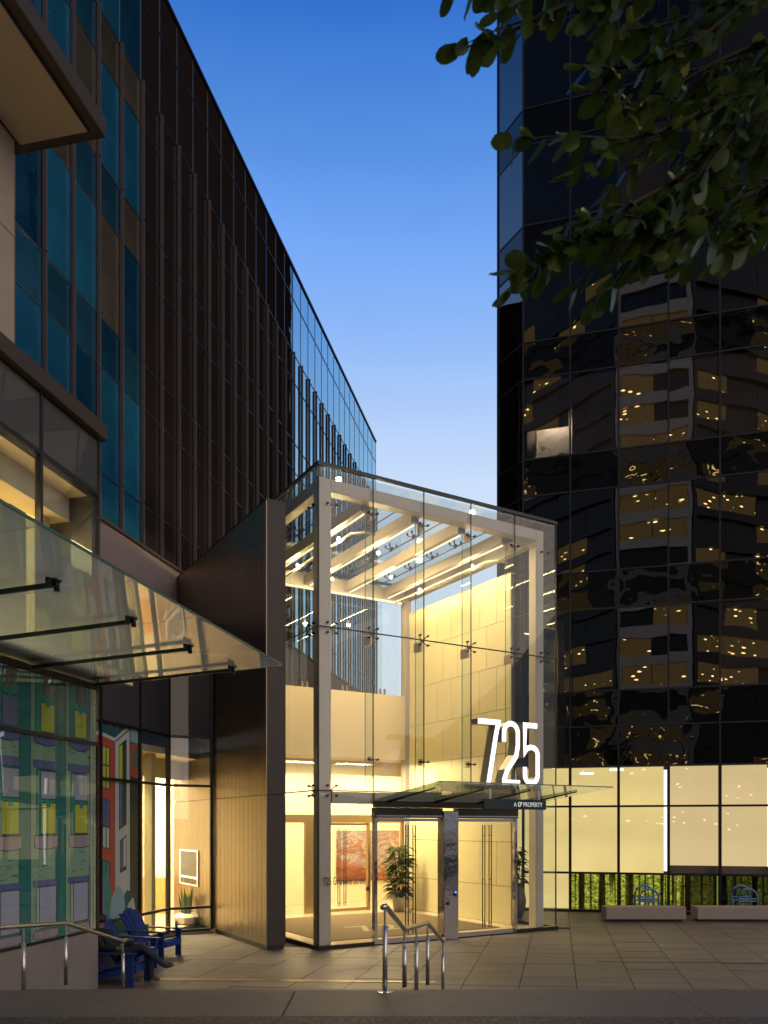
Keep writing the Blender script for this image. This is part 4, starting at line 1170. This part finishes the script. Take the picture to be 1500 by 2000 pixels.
# ================================================================== REFLECTED CONCRETE TOWER ACROSS THE STREET (behind the camera)
def lit_office():
    t = NT('lit_office')
    tc = t.new('ShaderNodeTexCoord')
    oi = t.new('ShaderNodeObjectInfo'); cx = t.new('ShaderNodeCombineXYZ'); ml = t.new('ShaderNodeMath', operation='MULTIPLY')
    t.ln(oi.outputs['Random'], ml.inputs[0]); ml.inputs[1].default_value = 91; t.ln(ml.outputs[0], cx.inputs[0]); t.ln(ml.outputs[0], cx.inputs[2])
    of = t.new('ShaderNodeVectorMath', operation='ADD'); t.ln(tc.outputs['Object'], of.inputs[0]); t.ln(cx.outputs[0], of.inputs[1])
    mp = t.new('ShaderNodeMapping'); mp.inputs['Scale'].default_value = (.62, 0, 1.7); t.ln(of.outputs[0], mp.inputs[0])
    v = t.new('ShaderNodeTexVoronoi', Scale=1.0); t.ln(mp.outputs[0], v.inputs['Vector'])
    r = t.new('ShaderNodeValToRGB'); r.color_ramp.elements[0].position = .10; r.color_ramp.elements[0].color = (1, 1, 1, 1)
    r.color_ramp.elements[1].position = .20; r.color_ramp.elements[1].color = (.006, .006, .006, 1)
    t.ln(v.outputs['Distance'], r.inputs[0])
    w = t.new('ShaderNodeTexWave', Scale=2.4, Distortion=4.0); t.ln(of.outputs[0], w.inputs['Vector'])
    mx = t.new('ShaderNodeMath', operation='MULTIPLY_ADD'); t.ln(w.outputs['Fac'], mx.inputs[0]); mx.inputs[1].default_value = .024; t.ln(r.outputs[0], mx.inputs[2])
    sc2 = t.new('ShaderNodeMath', operation='MULTIPLY'); t.ln(mx.outputs[0], sc2.inputs[0]); sc2.inputs[1].default_value = 13
    e = t.new('ShaderNodeEmission'); e.inputs['Color'].default_value = (1, .66, .26, 1); t.ln(sc2.outputs[0], e.inputs['Strength'])
    return t.fin(e.outputs[0])
M['lit_office'] = lit_office()
kt = thing('concrete_tower', 'white banded concrete office tower mirrored in the black glass', 'building', (-9, -50, 0), -math.atan2(.215, .977))
rk = random.Random(11)
FH = 3.5
def k_face(par, L, nb, depth, conc, p_lit):
    for f in range(20):
        z = 1.0 + f * FH
        bx('spandrel_band', par, 0, L, -.5, .0, z, z + 1.15, conc)
        for b in range(nb):
            x0, x1 = .5 + b * (L - 1) / nb, .5 + (b + 1) * (L - 1) / nb
            bx('window', par, x0 + .05, x1 - .05, -.6, -.45, z + 1.17, z + FH - .02, 'lit_office' if rk.random() < p_lit else 'dark_conc')
    for b in (0, L - .5): bx('pier', par, b, b + .5, -.52, .02, .2, 71, conc)
fb = link('front_bay', None, kt, (-4.25, 0, 0)); k_face(fb, 8.5, 2, 0, 'white_conc', .6)
wa = link('wing', None, kt, (4.4, -.1, 0), (0, 0, R(-38))); k_face(wa, 20, 4, 0, 'dark_conc', .42)
wb = link('wing', None, kt, (-4.4 - 20 * math.cos(R(38)), -.1 - 20 * math.sin(R(38)), 0), (0, 0, R(38))); k_face(wb, 20, 4, 0, 'dark_conc', .42)
m = MB(); cL = 20 * math.cos(R(38)); sL = 20 * math.sin(R(38))
m.hprism([(-4, -.7), (-4.4 - cL, -.9 - sL), (-4 - cL, -30), (4 + cL, -30), (4.4 + cL, -.9 - sL), (4, -.7)], 0, 120); m.build('tower_core', 'dark_conc', kt)

# ================================================================== STREET FURNITURE
def bench(name, label, x0, x1, Y, rz):
    t = thing(name, label, 'bench', (x0, Y, 0), rz, 'concrete benches along the tower')
    bx('bench_block', t, 0, x1 - x0, 0, .55, .07, .415, 'planter', .012)
    bx('recessed_foot', t, .08, x1 - x0 - .08, .08, .48, 0, .07, 'black')
bench('concrete_bench', 'long low concrete bench block below the lit forest print', 6.21, 8.43, 22.75, R(-1))
bench('concrete_bench', 'long low concrete bench block running past the picture edge', 8.76, 12.2, 22.75, R(-1.5))
def hoop_pts(w, h):
    r = w / 2
    return [(-r, 0, 0), (-r, 0, h - r)] + [(-r * math.cos(math.pi * i / 10), 0, h - r + r * math.sin(math.pi * i / 10)) for i in range(1, 10)] + [(r, 0, h - r), (r, 0, 0)]
for (px_, lab) in ((1258, 'back hoop of the blue bicycle racks behind the left bench'), (1268, 'front hoop of the blue bicycle racks behind the left bench'),
                   (1446, 'back hoop of the blue bicycle racks behind the right bench'), (1461, 'front hoop of the blue bicycle racks behind the right bench')):
    fr = 'front' in lab
    Y = 23.55 if fr else 23.95
    t = thing('bike_rack', lab, 'bike rack', ((px_ - 750) / 1590 * Y, Y, 0), R(4), 'blue hoop bicycle racks')
    m = MB(); m.tube(hoop_pts(.56, .86 if fr else .93), .030, 10); m.build('hoop', 'rack', t, smooth=True)
    m = MB(); m.tube([(-.28, 0, .50), (.28, 0, .50)], .022, 8); m.build('cross_bar', 'rack', t)
    m = MB(); m.tube([(-.28, 0, .60), (.28, 0, .60)], .022, 8) if not fr else m.tube([(-.28, 0, .57), (.28, 0, .57)], .022, 8); m.build('cross_bar', 'rack', t)

# handrails: start on the pavement, follow the stairs down
ax = Vector((.2093, .9779, 0))
def handrail(label, org, mat='steel', s_end=4.41, posts=(0, 1.117, 1.95, 2.87, 4.41), base=(.931, .775, .465, .465, 0)):
    t = thing('handrail', label, 'handrail', org)
    P = lambda s, z: tuple(ax * s + Vector((0, 0, z)))
    zz = {0: 1.845, 1.117: 1.463, 1.95: 1.39, 2.87: 1.33, 4.41: .86}
    m = MB()
    m.tube([P(-.10, 1.845), P(.03, 1.845), P(1.117, 1.463), P(2.87, 1.33), P(s_end, .86), P(s_end + .14, .875)], .031, 12)
    m.build('rail', mat, t, smooth=True)
    for s, b in zip(posts, base):
        p = link('post', None, t, P(s, 0))
        z = zz[s]
        m = MB(); m.tube([(0, 0, b), (0, 0, z - .20)], .027, 12); m.build('post_tube', mat, p, smooth=True)
        m = MB(); m.tube([(0, 0, z - .20), (0, 0, z - .02)], .012, 8); m.build('post_pin', mat, p)
        if s == 0: m = MB(); m.lathe([(.085, b), (.085, b + .012), (.04, b + .022)], 20); m.build('base_plate', mat, p)
    return t
handrail('brushed steel stair handrail standing alone before the glass doors', (.01, 8.60, 0))
handrail('warm toned steel handrail beside the concrete wall under the mural', (-5.06, 8.60, 0))

# ================================================================== BLUE CHAIRS AND THE SITTER
def chair(label, loc, rz):
    t = thing('adirondack_chair', label, 'chair', loc, rz, 'blue garden chairs by the mural')
    for k in range(5):
        y = (k - 2) * .115
        h = .98 - abs(k - 2) * .045
        m = MB(); a = Vector((-.22, y * .85, .25)); b = Vector((-.62, y * 1.18, h))
        for (p, q, w0, w1) in ((a, b, .048, .066),):
            n_ = Vector((.87, 0, .48)) * .012
            m.add([p + Vector((0, -w0, 0)) - n_, p + Vector((0, w0, 0)) - n_, q + Vector((0, w1, 0)) - n_, q + Vector((0, -w1, 0)) - n_,
                   p + Vector((0, -w0, 0)) + n_, p + Vector((0, w0, 0)) + n_, q + Vector((0, w1, 0)) + n_, q + Vector((0, -w1, 0)) + n_],
                  [(0, 1, 2, 3), (7, 6, 5, 4), (0, 4, 5, 1), (1, 5, 6, 2), (2, 6, 7, 3), (3, 7, 4, 0)])
        m.build('back_slat', 'chair', t)
    for k in range(5):
        x = .36 - k * .115; z = .375 - k * .026
        bx('seat_slat', t, x - .05, x + .05, -.27, .27, z - .012, z + .012, 'chair')
    for s in (-1, 1):
        m = MB(); m.hprism([(.46, s * .27), (.46, s * .42), (-.42, s * .40), (-.50, s * .34), (-.42, s * .28)][::s], .545, .57); m.build('arm', 'chair', t)
        bx('front_leg', t, .30, .42, s * .315 - .02, s * .315 + .02, 0, .545, 'chair')
        m = MB(); m.prism([(.42, .36), (.42, .24), (-.70, .0), (-.82, .0), (-.80, .06)], s * .285 - .014, s * .285 + .014); m.build('side_rail', 'chair', t)
    bx('front_apron', t, .421, .445, -.29, .29, .24, .36, 'chair')
    bx('back_rail', t, -.44, -.40, -.30, .30, .47, .54, 'chair')
    return t
ch_far = chair('empty blue garden chair farthest back, against the lit lobby window', (-4.72, 16.75, 0), R(-18))
ch_mid = chair('empty blue garden chair in the middle of the row of three', (-4.80, 15.25, 0), R(-18))
ch_sit = chair('blue garden chair holding the seated person, closest to the concrete wall', (-4.53, 13.95, 0), R(-10))
def can(label, loc, mat):
    t = thing('drink_can', label, 'can', loc, 0)
    m = MB(); m.lathe([(.024, 0), (.032, .01), (.032, .125), (.026, .14)], 14); m.build('can_body', mat, t, smooth=True)
    m = MB(); m.lathe([(.026, .1401), (.026, .143)], 14); m.build('can_lid', 'steel', t)
can('silver drink can on the arm of the farthest blue chair', frame_pt((-4.72, 16.75), R(-18), .30, .34, .571), 'can_grey')
can('dark green drink can on the near arm of the farthest chair', frame_pt((-4.72, 16.75), R(-18), .05, -.34, .571), 'can_green')

def skin_body(name, verts, edges, radii, parent, matfn, mats, root=0):
    me = bpy.data.meshes.new(name); me.from_pydata(verts, edges, [])
    o = bpy.data.objects.new(name, me); COL.objects.link(o)
    sk = o.modifiers.new('skin', 'SKIN'); o.modifiers.new('sub', 'SUBSURF').levels = 2
    if not me.skin_vertices:
        bm = bmesh.new(); bm.from_mesh(me); bm.verts.layers.skin.verify(); bm.to_mesh(me); bm.free()
    for i, r in enumerate(radii):
        sv = me.skin_vertices[0].data[i]; sv.radius = r if isinstance(r, tuple) else (r, r); sv.use_root = (i == root)
    bpy.context.view_layer.update()
    dg = bpy.context.evaluated_depsgraph_get()
    nm = bpy.data.meshes.new_from_object(o.evaluated_get(dg))
    bpy.data.objects.remove(o)
    for q in mats: nm.materials.append(M[q])
    for p in nm.polygons:
        p.material_index = matfn(p.center); p.use_smooth = True
    return link(name, nm, parent)
per = thing('person', 'person in dark jacket and jeans reclining cross-legged, holding a green can', 'person', (-4.53, 13.95, 0), R(-10))
V = [(-.02, 0, .46), (-.16, 0, .62), (-.30, 0, .80), (-.37, 0, .93), (-.37, 0, 1.00), (-.34, 0, 1.09),      # pelvis..head 0-5
     (.02, .10, .46), (.46, .13, .56), (.50, .13, .30), (.52, .13, .09), (.68, .13, .05),                       # left leg 6-10
     (.02, -.10, .47), (.44, -.10, .66), (.66, .02, .44), (.80, .08, .29), (.95, .07, .34),                     # right leg crossed 11-15
     (-.31, .19, .83), (-.20, .29, .62), (.06, .31, .62), (.13, .30, .62),                                       # left arm 16-19
     (-.31, -.19, .83), (-.16, -.30, .64), (.10, -.30, .63), (.17, -.29, .64)]                                   # right arm 20-23
E = [(0, 1), (1, 2), (2, 3), (3, 4), (4, 5), (0, 6), (6, 7), (7, 8), (8, 9), (9, 10), (0, 11), (11, 12), (12, 13), (13, 14), (14, 15),
     (2, 16), (16, 17), (17, 18), (18, 19), (2, 20), (20, 21), (21, 22), (22, 23)]
RA = [(.15, .13), (.15, .12), (.17, .12), .065, .085, .095, .10, .072, .062, .045, .038, .10, .072, .062, .045, .038,
      .075, .055, .042, .034, .075, .055, .042, .034]
def pm(c):
    if c.x < -.24 and c.z > .945: return 2
    if c.x > .115 and abs(c.y) > .24 and c.z > .58: return 2
    if (c.x > .56 and c.z < .105) or (c.x > .83 and c.z < .40): return 3
    if c.x < .0 or (abs(c.y) > .23 and c.z > .55 and c.x < .13): return 0
    return 1
skin_body('body', V, E, RA, per, pm, ['dark_cloth', 'denim', 'skin', 'shoe'])
m = MB(); m.lathe([(.03, .085), (.075, .07), (.104, .03), (.108, -.02), (.09, -.07)], 14, 0, (-.365, 0, 1.10)); m.build('hair', 'hair', per, smooth=True)
m = MB()
m.tube([(-.245, 0, 1.10), (-.228, 0, 1.065), (-.25, 0, 1.05)], [.010, .017, .008], 6)
for s in (-1, 1): m.tube([(-.36, s * .092, 1.08), (-.35, s * .104, 1.10)], .018, 6)
m.build('face_features', 'skin', per)
for s in (-1, 1):
    m = MB()
    for k in range(4):
        y = s * .30 + (k - 1.5) * .017
        L1 = (.045, .052, .050, .040)[k]
        m.tube([(.15, y, .635), (.15 + L1, y, .64), (.15 + L1 + .022, y, .618), (.15 + L1 + .012, y, .600)], [.010, .0095, .009, .007], 6)
    m.tube([(.13, s * .30 - s * .030, .63), (.165, s * .30 - s * .046, .635), (.19, s * .30 - s * .040, .62)], [.011, .010, .008], 6)
    m.build('hand', 'skin', per)
can('bright green drink can in the hand of the seated person', frame_pt((-4.53, 13.95), R(-10), .185, -.29, .571), 'can_green')

# ================================================================== STREET TREE (branches reach in from the right)
tree = thing('street_tree', 'leafy street tree with broad dark green leaves hanging in from above', 'tree', (5.2, 3.0, .931))
TO = Vector((5.2, 3.0, .931))
m = MB(); m.tube([(0, 0, 0), (.03, .02, 1.5), (-.05, .0, 3.0), (-.35, .25, 4.4), (-.6, .5, 6.5)], [.14, .12, .11, .085, .03], 10)
m.build('trunk', 'bark', tree, smooth=True)
lm = MB()
top = [(0, 0), (.30, .10), (.36, .30), (.40, .55), (.33, .78), (.16, .93), (0, 1.0)]
L0 = []
for w, t_ in top: L0.append((t_, w))
vs = [(t_, 0, -.03 * math.sin(t_ * 3)) for w, t_ in top] + [(t_, w * .78, .05 * w + .06 * t_ * (1 - t_) - .05 * t_ * t_) for w, t_ in top[1:-1]] + [(t_, -w * .78, .05 * w + .06 * t_ * (1 - t_) - .05 * t_ * t_) for w, t_ in top[1:-1]]
nT = len(top); fs = []
for sgn in (0, 1):
    o_ = nT + sgn * (nT - 2)
    fs.append((0, 1, o_) if not sgn else (0, o_, 1))
    for i in range(1, nT - 2):
        q = (i, i + 1, o_ + i, o_ + i - 1); fs.append(q if not sgn else q[::-1])
    q = (nT - 2, nT - 1, o_ + nT - 3); fs.append(q if not sgn else q[::-1])
lm.add(vs, fs)
leaf_me = lm.mesh('leaf', 'leaf', True)
rl = random.Random(21)
def catmull(P, n):
    out = []
    for i in range(len(P) - 1):
        p0, p1, p2, p3 = P[max(i - 1, 0)], P[i], P[i + 1], P[min(i + 2, len(P) - 1)]
        for k in range(n):
            t_ = k / n
            out.append(.5 * ((2 * p1) + (p2 - p0) * t_ + (2 * p0 - 5 * p1 + 4 * p2 - p3) * t_ * t_ + (3 * p1 - p0 - 3 * p2 + p3) * t_ ** 3))
    out.append(P[-1]); return out
def clear_of_sky(p):                        # the open air left of and below the boughs
    w = p + TO
    px = 750 + 1590 * w.x / w.y; py = 1612 - 1590 * (w.z - H) / w.y
    return not ((px < 895 and py > 125) or (px < 1090 and py > 625) or py > 655 or (px < 1050 and 165 < py < 235) or (px < 1050 and 310 < py < 450))
leaf_tf = []
def twig(pts, r0, r1, density, size, name='branch'):
    P = [p - TO for p in pts]
    C_ = catmull(P, 6)
    m = MB(); m.tube(C_, [r0 + (r1 - r0) * i / (len(C_) - 1) for i in range(len(C_))], 6); m.build(name, 'bark', tree, smooth=True)
    acc = 0; sidef = 1
    for i in range(len(C_) - 1):
        d = C_[i + 1] - C_[i]; acc += d.length * density
        while acc > 0:
            acc -= 1
            p = C_[i] + d * rl.random()
            if i < 2: continue
            sidef = -sidef
            dn = d.normalized(); sd = dn.cross(Vector((0, 0, 1))).normalized() * sidef
            dirv = (dn * rl.uniform(.2, .8) + sd * rl.uniform(.3, .9) + Vector((rl.uniform(-.3, .3), rl.uniform(-.3, .3), rl.uniform(-1.2, .05)))).normalized()
            leaf_tf.append((p, dirv, size * rl.uniform(.7, 1.2)))
    leaf_tf.append((C_[-1], (C_[-1] - C_[-2]).normalized(), size * .8))
main = [  # (pixel x, pixel y, depth) runs of the visible boughs
    [(1720, -260, 4.2), (1420, -90, 4.0), (1180, -20, 3.9), (1000, 60, 3.9), (895, 98, 3.9)],
    [(1720, -60, 4.3), (1500, 130, 4.1), (1330, 240, 4.0), (1220, 270, 3.9), (1130, 265, 3.9)],
    [(1760, 100, 4.3), (1520, 260, 4.0), (1330, 350, 3.9), (1180, 430, 3.8), (1070, 500, 3.8), (1000, 525, 3.8)],
    [(1740, 150, 4.1), (1550, 330, 4.0), (1400, 410, 3.9), (1270, 480, 3.8), (1200, 540, 3.8)],
    [(1740, 120, 4.2), (1600, 300, 4.0), (1520, 400, 3.9), (1460, 460, 3.9)],
    [(1700, -200, 4.4), (1450, 10, 4.3), (1290, 120, 4.2), (1140, 130, 4.1)],
    [(1720, -100, 4.0), (1560, 60, 3.9), (1440, 210, 3.9), (1390, 300, 3.8)],
    [(1650, -300, 4.1), (1350, -130, 4.1), (1140, -60, 4.0), (980, 0, 4.0)],
    [(1700, -120, 4.6), (1480, -20, 4.5), (1330, 40, 4.5), (1220, 60, 4.4)],
    [(1760, -40, 4.7), (1560, 60, 4.6), (1470, 140, 4.6), (1420, 200, 4.5)],
    [(1780, 220, 4.5), (1600, 330, 4.4), (1500, 390, 4.4), (1440, 430, 4.3)],
    [(1740, 60, 4.4), (1480, 90, 4.3), (1300, 180, 4.3), (1220, 240, 4.2)],
    [(1760, 40, 4.5), (1540, 180, 4.4), (1430, 340, 4.4), (1380, 420, 4.4)],
    [(1700, 0, 3.7), (1500, 180, 3.7), (1380, 330, 3.7), (1300, 400, 3.7), (1240, 470, 3.7)],
]
for B_ in main:
    pts = [at(*p) for p in B_]
    twig(pts, .016, .004, 19, .145)
    C_ = catmull(pts, 5)
    for k in range(3, len(C_) - 1, 2):
        a = C_[k]; d = (C_[min(k + 2, len(C_) - 1)] - C_[k]).normalized()
        e_ = Vector((rl.uniform(-.5, -.05), rl.uniform(-.2, .35), rl.uniform(-.28, .22)))
        if not clear_of_sky(a + e_ * .9 + d * .15 - TO): continue
        twig([a, a + e_ * .35 + d * .05, a + e_ * .65 + d * .12 + Vector((0, 0, -.03))], .005, .002, 19, .135, 'twig')
leaf_tf = [q for q in leaf_tf if clear_of_sky(q[0] + q[1] * q[2] * .7)]
rl.shuffle(leaf_tf)
vis, rest_l = [], []
for tf in leaf_tf:
    w = tf[0] + TO
    px = 750 + 1590 * w.x / w.y; py = 1612 - 1590 * (w.z - H) / w.y
    (vis if (820 < px < 1540 and -40 < py < 680) else rest_l).append(tf)
rest_l = vis[296:] + rest_l; vis = vis[:296]
def leaf_matrix(p, d, s):
    y = d.cross(Vector((0, 0, 1)));
    if y.length < .1: y = Vector((1, 0, 0))
    y.normalize(); z = y.cross(d) * -1
    mt = Matrix(((d.x, y.x, z.x), (d.y, y.y, z.y), (d.z, y.z, z.z))).to_4x4()
    return Matrix.Translation(p) @ mt @ Matrix.Rotation(rl.uniform(-1.2, 1.2), 4, 'X') @ Matrix.Diagonal((s, s * rl.uniform(.72, 1.08), s * rl.uniform(.4, 3.2), 1))
for p, d, s in vis:
    o = link('leaf', leaf_me, tree); o.matrix_local = leaf_matrix(p, d, s)
fo = MB()
for p, d, s in rest_l:
    mt = leaf_matrix(p, d, s); fo.add([mt @ Vector(v) for v in vs], fs)
if fo.v: stuff(fo.build('foliage', 'leaf', tree, smooth=True))
print('leaves', len(vis), len(rest_l), 'pavers', n)
